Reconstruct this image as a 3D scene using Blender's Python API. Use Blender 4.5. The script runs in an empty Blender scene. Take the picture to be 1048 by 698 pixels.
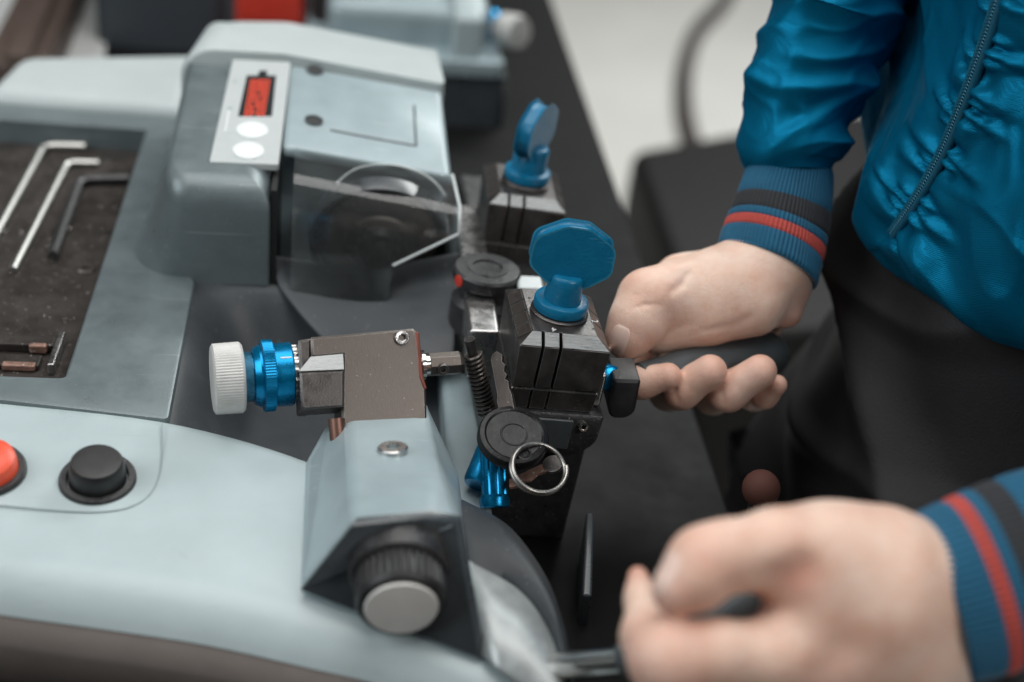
import bpy, bmesh, math, random
import numpy as np
from mathutils import Vector, Matrix
random.seed(7); np.random.seed(7)
S = bpy.context.scene
COL = S.collection
PI = math.pi

# ------------------------------------------------------------------ camera
FPX, CX, CY = 1456.0, 524.0, 349.0
_Y = np.array([-149, 893, FPX]); _Y /= np.linalg.norm(_Y)
_X = np.array([1, -.04, (149 + 893 * .04) / FPX]); _X -= _X.dot(_Y) * _Y; _X /= np.linalg.norm(_X)
_Z = -np.cross(_X, _Y)
CR = np.array([_X[0], _Y[0], _Z[0]]); CU = np.array([_X[1], _Y[1], _Z[1]]); CW = np.array([_X[2], _Y[2], _Z[2]])
def ray(px, py): return CW + CR * (px - CX) / FPX + CU * (CY - py) / FPX
CAM = np.array([0, 0, .15]) - .80 * ray(572, 320)
def at(px, py, x=None, y=None, z=None, d=None, n=None, p=None):
    """a point of the place: where the sight line meets a plane of the machine"""
    v = ray(px, py)
    if d is None:
        if n is not None:
            n = np.array(n, float); d = n.dot(np.array(p) - CAM) / n.dot(v)
        else:
            i, q = [(k, q) for k, q in enumerate((x, y, z)) if q is not None][0]
            d = (q - CAM[i]) / v[i]
    return CAM + v * d
cam = bpy.data.cameras.new('camera'); camo = bpy.data.objects.new('camera', cam); COL.objects.link(camo)
cam.lens = 50; cam.sensor_width = 36; cam.clip_start = .02; cam.clip_end = 60
mw = Matrix.Identity(4)
for i in range(3):
    mw[i][0] = CR[i]; mw[i][1] = CU[i]; mw[i][2] = -CW[i]; mw[i][3] = CAM[i]
camo.matrix_world = mw
S.camera = camo
cam.dof.use_dof = True; cam.dof.focus_distance = .785; cam.dof.aperture_fstop = 2.9; cam.dof.aperture_blades = 7

# ------------------------------------------------------------------ light
W = bpy.data.worlds.new('World'); S.world = W; W.use_nodes = True
W.node_tree.nodes['Background'].inputs[0].default_value = (.74, .78, .82, 1)
W.node_tree.nodes['Background'].inputs[1].default_value = .03
def area(name, loc, target, sx, sy, power, col):
    l = bpy.data.lights.new(name, 'AREA'); l.shape = 'RECTANGLE'; l.size = sx; l.size_y = sy; l.energy = power; l.color = col
    o = bpy.data.objects.new(name, l); COL.objects.link(o); o.location = loc
    o.rotation_euler = (Vector(target) - Vector(loc)).to_track_quat('-Z', 'Y').to_euler()
    return o
area('ceiling_lamp', (-.10, .28, 1.75), (-.10, .27, .1), 1.3, 1.5, 29, (1, .985, .965))
area('ceiling_lamp', (1.3, 2.3, 1.9), (1.2, 2.2, -.7), 1.6, 1.2, 104, (.97, 1, .98))
area('window_light', (-1.6, -.40, 1.30), (.0, .0, .1), 1.2, 1.1, 24, (.93, .98, 1))
area('front_fill', (1.15, -1.45, 1.6), (.2, -.05, .15), .9, .7, 21, (1, .975, .945))  # unseen fill lamp added to brighten hands, jacket and knob cap
S.view_settings.view_transform = 'Standard'; S.view_settings.look = 'None'
S.view_settings.exposure = -.40; S.view_settings.gamma = 1
S.render.resolution_x = 1024; S.render.resolution_y = 682

# ------------------------------------------------------------------ materials
def mat(name, col, rough=.5, metal=0, var=0, vscale=40, bump=0, bscale=400, rvar=0, coat=0, sss=0, sheen=0, spec=.5,
        specks=None, streak=None, col2=None):
    m = bpy.data.materials.new(name); m.use_nodes = True
    nt = m.node_tree; N = nt.nodes; L = nt.links; b = N['Principled BSDF']
    b.inputs['Base Color'].default_value = (*col, 1); b.inputs['Roughness'].default_value = rough
    b.inputs['Metallic'].default_value = metal; b.inputs['Specular IOR Level'].default_value = spec
    if coat: b.inputs['Coat Weight'].default_value = coat; b.inputs['Coat Roughness'].default_value = .15
    if sss:
        b.inputs['Subsurface Weight'].default_value = sss; b.inputs['Subsurface Radius'].default_value = (1, .35, .2)
        b.inputs['Subsurface Scale'].default_value = .004
    if sheen: b.inputs['Sheen Weight'].default_value = sheen; b.inputs['Sheen Roughness'].default_value = .4
    tc = N.new('ShaderNodeTexCoord'); src = tc.outputs['Object']
    if streak:
        mp = N.new('ShaderNodeMapping'); mp.inputs['Scale'].default_value = streak; L.new(src, mp.inputs['Vector']); vsrc = mp.outputs['Vector']
    else: vsrc = src
    colsock = None
    if var or rvar or col2:
        n = N.new('ShaderNodeTexNoise'); n.inputs['Scale'].default_value = vscale; n.inputs['Detail'].default_value = 7; n.inputs['Roughness'].default_value = .62
        L.new(vsrc, n.inputs['Vector'])
        rp = N.new('ShaderNodeMapRange'); rp.inputs[1].default_value = .3; rp.inputs[2].default_value = .7
        L.new(n.outputs[0], rp.inputs[0])
        if var or col2:
            mx = N.new('ShaderNodeMix'); mx.data_type = 'RGBA'; L.new(rp.outputs[0], mx.inputs[0])
            c2 = col2 or tuple(min(1, c * (1 + var)) for c in col); c1 = col if col2 else tuple(c * (1 - var) for c in col)
            mx.inputs[6].default_value = (*c1, 1); mx.inputs[7].default_value = (*c2, 1)
            colsock = mx.outputs[2]
        if rvar:
            rr = N.new('ShaderNodeMapRange'); rr.inputs[3].default_value = max(.03, rough - rvar); rr.inputs[4].default_value = min(1, rough + rvar)
            L.new(rp.outputs[0], rr.inputs[0]); L.new(rr.outputs[0], b.inputs['Roughness'])
    if specks:   # (scale, threshold, colour): dust, chips, swarf
        vn = N.new('ShaderNodeTexNoise'); vn.inputs['Scale'].default_value = specks[0]; vn.inputs['Detail'].default_value = 2
        L.new(src, vn.inputs['Vector'])
        sr = N.new('ShaderNodeMapRange'); sr.inputs[1].default_value = specks[1]; sr.inputs[2].default_value = specks[1] + .035
        L.new(vn.outputs[0], sr.inputs[0])
        m2 = N.new('ShaderNodeMix'); m2.data_type = 'RGBA'; L.new(sr.outputs[0], m2.inputs[0])
        if colsock: L.new(colsock, m2.inputs[6])
        else: m2.inputs[6].default_value = (*col, 1)
        m2.inputs[7].default_value = (*specks[2], 1); colsock = m2.outputs[2]
    if colsock: L.new(colsock, b.inputs['Base Color'])
    if bump:
        bn = N.new('ShaderNodeTexNoise'); bn.inputs['Scale'].default_value = bscale; bn.inputs['Detail'].default_value = 4
        L.new(vsrc if streak else src, bn.inputs['Vector'])
        bp = N.new('ShaderNodeBump'); bp.inputs['Strength'].default_value = bump; bp.inputs['Distance'].default_value = .001
        L.new(bn.outputs[0], bp.inputs['Height']); L.new(bp.outputs[0], b.inputs['Normal'])
    return m
def edge_wear(m, col, radius=.0007, lo=.02, hi=.25):
    """rubbed bright metal along the edges"""
    nt = m.node_tree; N = nt.nodes; L = nt.links; b = N['Principled BSDF']
    bv = N.new('ShaderNodeBevel'); bv.samples = 4; bv.inputs['Radius'].default_value = radius; g = N.new('ShaderNodeNewGeometry')
    dt = N.new('ShaderNodeVectorMath'); dt.operation = 'DOT_PRODUCT'; L.new(bv.outputs[0], dt.inputs[0]); L.new(g.outputs['Normal'], dt.inputs[1])
    sb = N.new('ShaderNodeMath'); sb.operation = 'SUBTRACT'; sb.inputs[0].default_value = 1; L.new(dt.outputs['Value'], sb.inputs[1])
    mr = N.new('ShaderNodeMapRange'); mr.inputs[1].default_value = lo; mr.inputs[2].default_value = hi; L.new(sb.outputs[0], mr.inputs[0])
    ns = N.new('ShaderNodeTexNoise'); ns.inputs['Scale'].default_value = 260; mu = N.new('ShaderNodeMath'); mu.operation = 'MULTIPLY'; mu.use_clamp = True
    n2 = N.new('ShaderNodeMapRange'); n2.inputs[1].default_value = .35; n2.inputs[2].default_value = .55; L.new(ns.outputs[0], n2.inputs[0]); L.new(mr.outputs[0], mu.inputs[0]); L.new(n2.outputs[0], mu.inputs[1])
    mx = N.new('ShaderNodeMix'); mx.data_type = 'RGBA'; L.new(mu.outputs[0], mx.inputs[0]); old = b.inputs['Base Color'].links
    if old: L.new(old[0].from_socket, mx.inputs[6])
    else: mx.inputs[6].default_value = b.inputs['Base Color'].default_value
    mx.inputs[7].default_value = (*col, 1); L.new(mx.outputs[2], b.inputs['Base Color'])
def glass_mat(name, tint, refl):
    m = bpy.data.materials.new(name); m.use_nodes = True; nt = m.node_tree; N = nt.nodes; L = nt.links
    N.remove(N['Principled BSDF']); out = N['Material Output']
    t = N.new('ShaderNodeBsdfTransparent'); t.inputs[0].default_value = (*tint, 1)
    g = N.new('ShaderNodeBsdfGlossy'); g.inputs['Roughness'].default_value = .05
    fr = N.new('ShaderNodeFresnel'); fr.inputs[0].default_value = refl
    mx = N.new('ShaderNodeMixShader'); L.new(fr.outputs[0], mx.inputs[0]); L.new(t.outputs[0], mx.inputs[1]); L.new(g.outputs[0], mx.inputs[2])
    df = N.new('ShaderNodeBsdfDiffuse'); df.inputs[0].default_value = (.7, .73, .73, 1); m2 = N.new('ShaderNodeMixShader')   # pale diffuse for scratched plastic, painting in the grey reflected haze
    ns = N.new('ShaderNodeTexNoise'); ns.inputs['Scale'].default_value = 60; ns.inputs['Detail'].default_value = 8
    mr = N.new('ShaderNodeMapRange'); mr.inputs[3].default_value = .01; mr.inputs[4].default_value = .07; L.new(ns.outputs[0], mr.inputs[0]); L.new(mr.outputs[0], m2.inputs[0])
    L.new(mx.outputs[0], m2.inputs[1]); L.new(df.outputs[0], m2.inputs[2]); L.new(m2.outputs[0], out.inputs[0]); return m
def emit_mat(name, col, s):
    m = mat(name, col, .4); b = m.node_tree.nodes['Principled BSDF']
    b.inputs['Emission Color'].default_value = (*col, 1); b.inputs['Emission Strength'].default_value = s; return m

BODY = mat('blue_grey_body', (.155, .19, .20), .36, .25, .10, 45, .14, 1500, .09, specks=(800, .715, (.42, .44, .44)))
POSTM = mat('light_blue_grey_body', (.33, .41, .435), .36, .1, .07, 45, .12, 1500, .05, coat=.1, specks=(700, .75, (.5, .52, .52)))
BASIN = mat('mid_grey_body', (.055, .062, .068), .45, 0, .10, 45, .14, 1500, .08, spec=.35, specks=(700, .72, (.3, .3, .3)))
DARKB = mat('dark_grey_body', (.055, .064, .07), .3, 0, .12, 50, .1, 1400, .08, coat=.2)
WHITE = mat('pale_shell', (.43, .51, .525), .36, 0, .05, 25, .10, 1300, .09, coat=.1)
CAPW = mat('white_cap', (.50, .555, .555), .42, 0, .03, 40, .05, 1500)
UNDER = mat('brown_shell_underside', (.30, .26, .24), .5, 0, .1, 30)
SKIRT = mat('reflection_mottled_metal', (.42, .45, .45), .42, .35, .2, 70, .1, 600, .12)  # mottled colour stands in for reflections on the bright metal
STEEL = mat('brushed_steel', (.15, .13, .118), .38, .85, .10, 110, .12, 300, .08, streak=(14, 2.2, 2.2), specks=(800, .735, (.75, .75, .72)))
DSTEEL = mat('dark_steel', (.10, .093, .09), .38, .75, .25, 90, .15, 900, .12, specks=(1000, .72, (.4, .38, .36)))
BSTEEL = mat('bare_steel', (.52, .51, .50), .28, .95, .2, 120, .1, 900, .1)
RINGM = mat('ring_steel', (.42, .40, .37), .34, .9, .25, 150, .1, 900, .1)
CHROME = mat('chrome', (.68, .67, .65), .16, 1, .08, 100, 0, 100, .06)
BLACK = mat('black_plastic', (.018, .018, .019), .42, 0, .2, 100, .15, 900, .1)
FACET = mat('chamfer_steel', (.25, .26, .26), .34, .9, .25, 70, .2, 400, .1, streak=(1.5, 12, 12))
BLACKG = mat('glossy_black_plastic', (.009, .009, .0095), .36, 0, .2, 120, .12, 700, .1, spec=.35, specks=(800, .71, (.16, .16, .16)))
BLACKW = mat('worn_black_plastic', (.03, .03, .031), .36, 0, .3, 140, .3, 700, .12, specks=(900, .70, (.3, .3, .3)))
RUBBER = mat('grey_rubber', (.055, .065, .07), .5, 0, .15, 80, .2, 900)
BLUEP = mat('blue_plastic', (.002, .15, .29), .36, 0, .10, 90, .25, 600, .08, spec=.4)
BLUEA = mat('blue_anodised', (.0, .22, .46), .25, .7, .1, 90, .06, 900, .08)
BLUEN = mat('worn_blue', (.02, .12, .2), .45, .5, .5, 200, .2, 700, .15)
KNURL = mat('white_knurled', (.60, .60, .58), .42, .1, .1, 120, .05, 900)
TRAY = mat('worn_dark_tray', (.045, .038, .034), .5, .3, .35, 45, .35, 500, .12, specks=(420, .69, (.28, .25, .23)))
RUST = mat('worn_copper_edge', (.32, .19, .15), .45, .5, .4, 160, .4, 500, .1, specks=(500, .66, (.65, .6, .56)))
REDM = mat('red_paint', (.62, .05, .03), .3, 0, .05, 80, coat=.3)
REDL = emit_mat('red_button_plastic', (.75, .09, .04), .18)
PANEL = mat('silver_panel', (.56, .60, .60), .36, .15, .03, 60)
BUTTON = mat('pale_key', (.78, .82, .82), .4)
SCREEN = mat('display_window', (.03, .035, .036), .2)
LED = emit_mat('red_led', (1, .085, .03), 1.15)
INK = mat('print_ink', (.33, .39, .41), .5)
MARK = mat('white_mark', (.75, .75, .73), .5)
GUARD = glass_mat('clear_guard', (.90, .93, .93), 1.65)
GEDGE = mat('guard_edge', (.62, .66, .66), .25, 0)
BENCH = mat('bench_laminate', (.007, .0072, .0072), .6, 0, .15, 25, .06, 700, .06, spec=.13)
FLOOR = mat('pale_floor', (.70, .68, .65), .5, 0, .05, 4, .05, 90)

def scratches(m, col, amt=.5):
    """sparse hairline scratches and greasy smears"""
    nt = m.node_tree; N = nt.nodes; L = nt.links; b = N['Principled BSDF']; tc = N.new('ShaderNodeTexCoord'); acc = None
    for k, (rz, sc) in enumerate((((.3, .2, .7), (9, 420, 420)), ((.1, .5, 2.1), (12, 520, 520)))):
        mp = N.new('ShaderNodeMapping'); mp.inputs['Rotation'].default_value = rz; mp.inputs['Scale'].default_value = sc; L.new(tc.outputs['Object'], mp.inputs['Vector'])
        ns = N.new('ShaderNodeTexNoise'); ns.inputs['Scale'].default_value = 1; ns.inputs['Detail'].default_value = 1; L.new(mp.outputs[0], ns.inputs['Vector'])
        mr = N.new('ShaderNodeMapRange'); mr.inputs[1].default_value = .735; mr.inputs[2].default_value = .77; mr.inputs[4].default_value = amt; L.new(ns.outputs[0], mr.inputs[0])
        if acc is None: acc = mr.outputs[0]
        else:
            mm = N.new('ShaderNodeMath'); mm.operation = 'MAXIMUM'; L.new(acc, mm.inputs[0]); L.new(mr.outputs[0], mm.inputs[1]); acc = mm.outputs[0]
    mx = N.new('ShaderNodeMix'); mx.data_type = 'RGBA'; L.new(acc, mx.inputs[0]); L.new(b.inputs['Base Color'].links[0].from_socket, mx.inputs[6]); mx.inputs[7].default_value = (*col, 1); L.new(mx.outputs[2], b.inputs['Base Color'])
scratches(WHITE, (.33, .37, .37), .45); scratches(POSTM, (.52, .56, .57), .5); scratches(BODY, (.34, .38, .39), .5); scratches(CAPW, (.4, .42, .42), .4); scratches(BLUEP, (.06, .28, .42), .5)
edge_wear(BLUEP, (.05, .28, .42), .0008); edge_wear(DSTEEL, (.62, .60, .58)); edge_wear(STEEL, (.7, .68, .66)); edge_wear(BLACKW, (.12, .12, .12), .0008); edge_wear(BODY, (.36, .41, .42), .0008)
# ------------------------------------------------------------------ mesh helpers
def empty(name, loc):
    o = bpy.data.objects.new(name, None); COL.objects.link(o); o.location = loc; o.empty_display_size = .02; return o
def root_loc(p): return Vector(p.location) if p.parent is None else Vector((0, 0, 0))
def link(name, me, m, parent=None, smooth=40):
    o = bpy.data.objects.new(name, me); COL.objects.link(o)
    if m and not me.materials: me.materials.append(m)
    if smooth is not None:
        for f in me.polygons: f.use_smooth = True
        me.set_sharp_from_angle(angle=math.radians(smooth))
    if parent is not None:
        o.parent = parent; o.matrix_parent_inverse = Matrix.Translation(-root_loc(parent))
    return o
def tag(o, label, cat, group=None):
    o['label'] = label; o['category'] = cat
    if group: o['group'] = group
    return o
class MB:
    def __init__(s): s.v = []; s.f = []
    def add(s, v, f):
        k = len(s.v); s.v += [tuple(map(float, q)) for q in v]; s.f += [tuple(k + i for i in q) for q in f]; return s
    def loft(s, rings, closed=True, cap0=True, cap1=True):
        n = len(rings[0]); v = [p for r in rings for p in r]; f = []
        for i in range(len(rings) - 1):
            for j in range(n if closed else n - 1):
                a = i * n + j; b = i * n + (j + 1) % n
                f.append((a, b, b + n, a + n))
        if cap0: f.append(tuple(reversed(range(n))))
        if cap1: f.append(tuple((len(rings) - 1) * n + j for j in range(n)))
        return s.add(v, f)
    def box(s, lo, hi, T=None):
        v = [(x, y, z) for z in (lo[2], hi[2]) for y in (lo[1], hi[1]) for x in (lo[0], hi[0])]
        if T is not None: v = [T @ Vector(q) for q in v]
        return s.add(v, [(0, 2, 3, 1), (4, 5, 7, 6), (0, 1, 5, 4), (2, 6, 7, 3), (0, 4, 6, 2), (1, 3, 7, 5)])
    def lathe(s, prof, o, ax, n=48, wob=None, cap0=True, cap1=True, up=None):
        """prof: (radius, height along the axis); wob(angle index)->radius factor"""
        ax = np.array(ax, float); ax /= np.linalg.norm(ax); o = np.array(o, float)
        t = np.array(up if up is not None else ((0, 0, 1) if abs(ax[2]) < .9 else (1, 0, 0)), float)
        e1 = t - t.dot(ax) * ax; e1 /= np.linalg.norm(e1); e2 = np.cross(ax, e1)
        rs = []
        for r, h, *w in prof:
            ring = []
            for k in range(n):
                a = 2 * PI * k / n; q = r * (wob(k) if (wob and w and w[0]) else 1)
                ring.append(o + ax * h + (e1 * math.cos(a) + e2 * math.sin(a)) * q)
            rs.append(ring)
        return s.loft(rs, True, cap0, cap1)
    def tube(s, path, r, n=12, caps=True):
        path = [np.array(p, float) for p in path]; rs = []; e1 = None
        for i, p in enumerate(path):
            t = path[min(i + 1, len(path) - 1)] - path[max(i - 1, 0)]; t /= np.linalg.norm(t)
            if e1 is None:
                q = np.array((0, 0, 1.)) if abs(t[2]) < .9 else np.array((1., 0, 0)); e1 = q - q.dot(t) * t
            else: e1 = e1 - e1.dot(t) * t
            e1 /= np.linalg.norm(e1); e2 = np.cross(t, e1); rr = r[i] if hasattr(r, '__len__') else r
            rs.append([p + (e1 * math.cos(2 * PI * k / n) + e2 * math.sin(2 * PI * k / n)) * rr for k in range(n)])
        return s.loft(rs, True, caps, caps)
    def mesh(s, name):
        me = bpy.data.meshes.new(name); me.from_pydata(s.v, [], s.f)
        bm = bmesh.new(); bm.from_mesh(me); bmesh.ops.recalc_face_normals(bm, faces=bm.faces); bm.to_mesh(me); bm.free()
        me.update(); return me
    def build(s, name, m, parent=None, smooth=40, bevel=0, seg=3):
        o = link(name, s.mesh(name), m, parent, smooth)
        if bevel:
            md = o.modifiers.new('bevel', 'BEVEL'); md.width = bevel; md.segments = seg; md.limit_method = 'ANGLE'; md.angle_limit = .5; md.harden_normals = True
        return o
def spline(pts, n):
    """Catmull-Rom through pts"""
    P = [np.array(p, float) for p in pts]; P = [2 * P[0] - P[1]] + P + [2 * P[-1] - P[-2]]; out = []
    m = len(P) - 3
    for k in range(n):
        u = k / (n - 1) * m; i = min(int(u), m - 1); t = u - i; a, b, c, d = P[i:i + 4]
        out.append(.5 * (2 * b + (c - a) * t + (2 * a - 5 * b + 4 * c - d) * t * t + (3 * b - a - 3 * c + d) * t ** 3))
    return out
def rpoly(pts, rad, inset=0, n=8):
    """counter-clockwise polygon, lines moved inwards by inset, corners rounded"""
    P = [np.array(p[:2], float) for p in pts]; m = len(P); out = []
    rad = rad if hasattr(rad, '__len__') else [rad] * m
    ln = []
    for i in range(m):
        d = P[(i + 1) % m] - P[i]; d /= np.linalg.norm(d); nn = np.array((-d[1], d[0])); ln.append((P[i] + nn * inset, d))
    for i in range(m):
        (p, d), (q, e) = ln[i - 1], ln[i]
        dt = np.array([d, -e]).T
        c = q.copy() if abs(np.linalg.det(dt)) < 1e-4 else p + d * np.linalg.solve(dt, q - p)[0]
        r = max(rad[i] - inset, .0006)
        cosang = np.clip(d.dot(e), -1, 1); tl = r * math.tan(math.acos(cosang) / 2)
        a = c - d * tl; b = c + e * tl
        for k in range(n):
            u = k / (n - 1)      # quadratic-ish arc
            w = 1 / math.sqrt(2)
            out.append(((1 - u) ** 2 * a + 2 * u * (1 - u) * w * c + u * u * b) / ((1 - u) ** 2 + 2 * u * (1 - u) * w + u * u))
    return out
def block(pts, rad, zb, ztop, fil=.003, nf=6, draft=0, mb=None, n=8):
    """rounded prism; ztop may be a function of (x, y); top edge filleted"""
    mb = mb or MB(); zt = ztop if callable(ztop) else (lambda x, y: ztop); rs = []
    rs.append([(p[0], p[1], zb) for p in rpoly(pts, rad, 0, n)])
    for k in range(nf + 1):
        a = k / nf * PI / 2
        ring = rpoly(pts, rad, draft + fil * (1 - math.cos(a)), n)
        rs.append([(p[0], p[1], zt(p[0], p[1]) - fil * (1 - math.sin(a))) for p in ring])
    return mb.loft(rs)
def frame_T(o, ex, ey, ez):
    m = Matrix.Identity(4)
    for i in range(3): m[i][0] = ex[i]; m[i][1] = ey[i]; m[i][2] = ez[i]; m[i][3] = o[i]
    return m
def cut(o, cutters):
    """carve box cutters out of an object's mesh for good"""
    me = cutters.mesh('cutter'); c = bpy.data.objects.new('cutter', me); COL.objects.link(c)
    md = o.modifiers.new('cut', 'BOOLEAN'); md.object = c; md.operation = 'DIFFERENCE'; md.solver = 'EXACT'
    dg = bpy.context.evaluated_depsgraph_get(); dg.update()
    nm = bpy.data.meshes.new_from_object(o.evaluated_get(dg)); o.modifiers.remove(md)
    mats = [q for q in o.data.materials]; o.data = nm
    if not nm.materials:
        for q in mats: nm.materials.append(q)
    bpy.data.objects.remove(c); return o
def screw(name, p, nrm, r, parent, m=None, dark=None):
    """socket-head screw: rim, face and a real hexagonal socket"""
    nrm = np.array(nrm, float); nrm /= np.linalg.norm(nrm); mb = MB()
    hexw = [1 / max(math.cos(((k * 2 * PI / 36) % (PI / 3)) - PI / 6), .1) * .87 for k in range(36)]
    rs = [(r, -.004, 0), (r, .0006, 0), (r * .9, .0013, 0), (r * .62, .0013, 0), (r * .5, .0011, 1), (r * .5, -.0025, 1)]
    mb.lathe(rs, p, nrm, 36, lambda k: hexw[k])
    return mb.build(name, m or BSTEEL, parent, 30)
# ------------------------------------------------------------------ the setting
def structure(o): o['kind'] = 'structure'; return o
ZF = -.78
structure(MB().add([(-4, -1.5, ZF), (5, -1.5, ZF), (5, 7, ZF), (-4, 7, ZF)], [(0, 1, 2, 3)]).build('floor', FLOOR))
bench = empty('workbench', (-.3, .4, ZF)); tag(bench, 'dark grey laminate workbench that carries the key cutting machines', 'workbench')
block([(-1.2, -.55), (.1300, -.55), (.1300, 1.6), (-1.2, 1.6)], .01, -.035, 0, .003).build('top', BENCH, bench)
MB().box((.10, -.50, -.20), (.1285, 1.55, -.0352)).build('apron_board', BENCH, bench, 30, .002)
for x in (-1.12, .06):
    for y in (-.48, 1.5):
        block([(x - .03, y - .03), (x + .03, y - .03), (x + .03, y + .03), (x - .03, y + .03)], .005, ZF, -.036, .001).build('leg', DSTEEL, bench)

# ------------------------------------------------------------------ the machine
mach = empty('key_cutting_machine', (-.2, .1, 0))
tag(mach, 'large grey and white key cutting machine gripped by the person in blue', 'machine')
ZT = .095
# plinth
block([(-.62, -.10), (-.135, -.10), (-.045, -.155), (-.030, -.08), (-.035, .40), (-.62, .40)], .01, 0, .035, .004).build('base', DARKB, mach)

# pale side shell: rim curve on the inside, wide fillet towards the viewer
rim = spline([at(-620, 392, z=ZT), at(-420, 395, z=ZT), at(-230, 400, z=ZT), at(-100, 403, z=ZT), at(0, 412, z=ZT), at(172, 432, z=ZT), at(310, 470, z=ZT), at(400, 517, z=ZT), at(487, 577, z=ZT), at(530, 602, z=ZT - .002), at(560, 640, z=ZT - .006), at(580, 700, z=ZT - .012)], 70)
frt = spline([at(-620, 528, z=.089), at(-420, 535, z=.089), at(-230, 545, z=.089), at(-100, 553, z=.089), at(0, 565, z=.089), at(120, 579, z=.089), at(230, 596, z=.088), at(330, 618, z=.087), at(420, 642, z=.085), at(490, 668, z=.083), at(545, 694, z=.081), at(585, 730, z=.077)], 70)
rows = []; rows2 = []
for a, b in zip(rim, frt):
    a = np.array(a); b = np.array(b); dv = b - a; dv[2] = 0; L_ = np.linalg.norm(dv); dv /= L_
    row = [(a[0], a[1], .03), (a[0], a[1], a[2] - .0012), tuple(a + dv * .0012)]
    for t in np.linspace(.05, .93, 10):
        q = a + (b - a) * t; q[2] += .0015 * math.sin(PI * t); row.append(tuple(q))
    R = .030
    def arcp(an): return b + dv * (R * math.sin(an)) + np.array((0, 0, -R * (1 - math.cos(an)) * 1.1))
    for k in range(0, 10): row.append(tuple(arcp(k / 9 * 1.05)))
    rows.append(row); q = arcp(1.05)
    row2 = [tuple(q - dv * .0012), tuple(q - dv * .001 + np.array((0, 0, -.0012)))] + [tuple(arcp(1.08 + .55 * k / 5) - dv * .0008) for k in range(6)]
    z_ = np.array(row2[-1]); row2 += [tuple(z_ + np.array((-dv[0] * .010, -dv[1] * .010, -.03))), (z_[0] - dv[0] * .03, z_[1] - dv[1] * .03, 0)]
    rows2.append(row2)
MB().loft(rows2, closed=False, cap0=False, cap1=False).build('shell_lower_wall', UNDER, mach, 50)  # wall below the shell's fillet, browner and darker than the shell
shell = MB().loft(rows, closed=False, cap0=False, cap1=False).build('side_shell', WHITE, mach, 50)

# control plate printed corner line, buttons
def top_n(p): return np.array((0, -.085, 1.))
zs = lambda px, py: at(px, py, n=(0.0, -.06, 1), p=(-.25, -.09, .0935))
cp = [zs(*q) for q in [(166, 434), (166, 450), (165, 470), (162, 490), (154, 506), (140, 517), (120, 523), (90, 525), (40, 522), (-60, 512)]]
MB().tube([p + np.array((0, 0, .0006)) for p in spline(cp, 60)], .00045, 6).build('plate_seam', INK, mach)
pb = zs(100, 492); nb = np.array((0.02, -.14, 1.)); nb /= np.linalg.norm(nb)
k_ = np.linalg.norm(pb - CAM) / FPX
bb = MB().lathe([(37 * k_, -.003), (37 * k_, .0018), (35 * k_, .0032), (30 * k_, .0034), (28.5 * k_, .0015), (28.5 * k_, -.002)], pb, nb, 64).build('push_button', BLACKW, mach)
MB().lathe([(27.5 * k_, -.002), (27.5 * k_, .004), (26.5 * k_, .009), (25.2 * k_, .0125), (23.5 * k_, .0138), (20 * k_, .0141), (8 * k_, .0141)], pb, nb, 64).build('button_cap', BLACK, bb)
pr_ = zs(-14, 484)
rb = MB().lathe([(38 * k_, -.003), (38 * k_, .002), (36 * k_, .004), (31 * k_, .004), (30 * k_, .001)], pr_, nb, 64).build('push_button', BLACKW, mach)
rb['label'] = 'red round push button'
MB().lathe([(30 * k_, 0), (30 * k_, .006), (28 * k_, .0105), (22 * k_, .0128), (12 * k_, .0132), (10 * k_, .0122), (2 * k_, .012)], pr_, nb, 64).build('button_cap', REDL, rb)

# tray frame: outer and inner loops lofted
o1 = at(172, 431, z=ZT); o2 = at(199, 287, z=ZT); xr = o2[0]
outer = [(-.66, o1[1] + .022), tuple(at(-100, 404, z=ZT)[:2] + np.array((0, .002))), tuple(at(0, 411, z=ZT)[:2] + np.array((0, .002))), tuple(o1[:2] + np.array((0, .002))), tuple(o2[:2]), (xr - .004, .125), (-.232, .14), (-.236, .385), (-.66, .40)]
i1 = at(66, 386, z=ZT); i2 = at(150, 131, z=ZT)
xi = .5 * (i1[0] + i2[0])
def il(f): return (i1[0] + (i2[0] - i1[0]) * f, i1[1] + f * (i2[1] - i1[1]))
inner = [(-.62, i1[1]), (-.5, i1[1]), (-.4, i1[1]), (i1[0], i1[1]), il(.36), il(.41), il(.46), (i2[0], i2[1]), (-.62, i2[1] + .012)]
O0 = rpoly(outer, .003, 0, 4); O1 = rpoly(outer, .003, .002, 4); I0 = rpoly(inner, .003, -.0015, 4); I1 = rpoly(inner, .003, 0, 4)
mb = MB()
mb.loft([[(p[0], p[1], .034) for p in O0], [(p[0], p[1], ZT - .002) for p in O0], [(p[0], p[1], ZT - .0006) for p in rpoly(outer, .003, .0006, 4)], [(p[0], p[1], ZT) for p in O1],
         [(p[0], p[1], ZT) for p in I0], [(p[0], p[1], ZT - .0015) for p in I1], [(p[0], p[1], ZT - .024) for p in I1]], cap0=False, cap1=False)
mb.build('tray_frame', BODY, mach, 35)
ZTR = ZT - .020
tray = MB().box((-.63, i1[1] - .01, ZTR - .01), (max(i1[0], i2[0]) + .012, i2[1] + .02, ZTR)).build('tray_floor', TRAY, mach, 30)
screw('tray_screw', at(88, 275, z=ZTR + .0005), (0, 0, 1), .0066, tray, STEEL)
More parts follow.
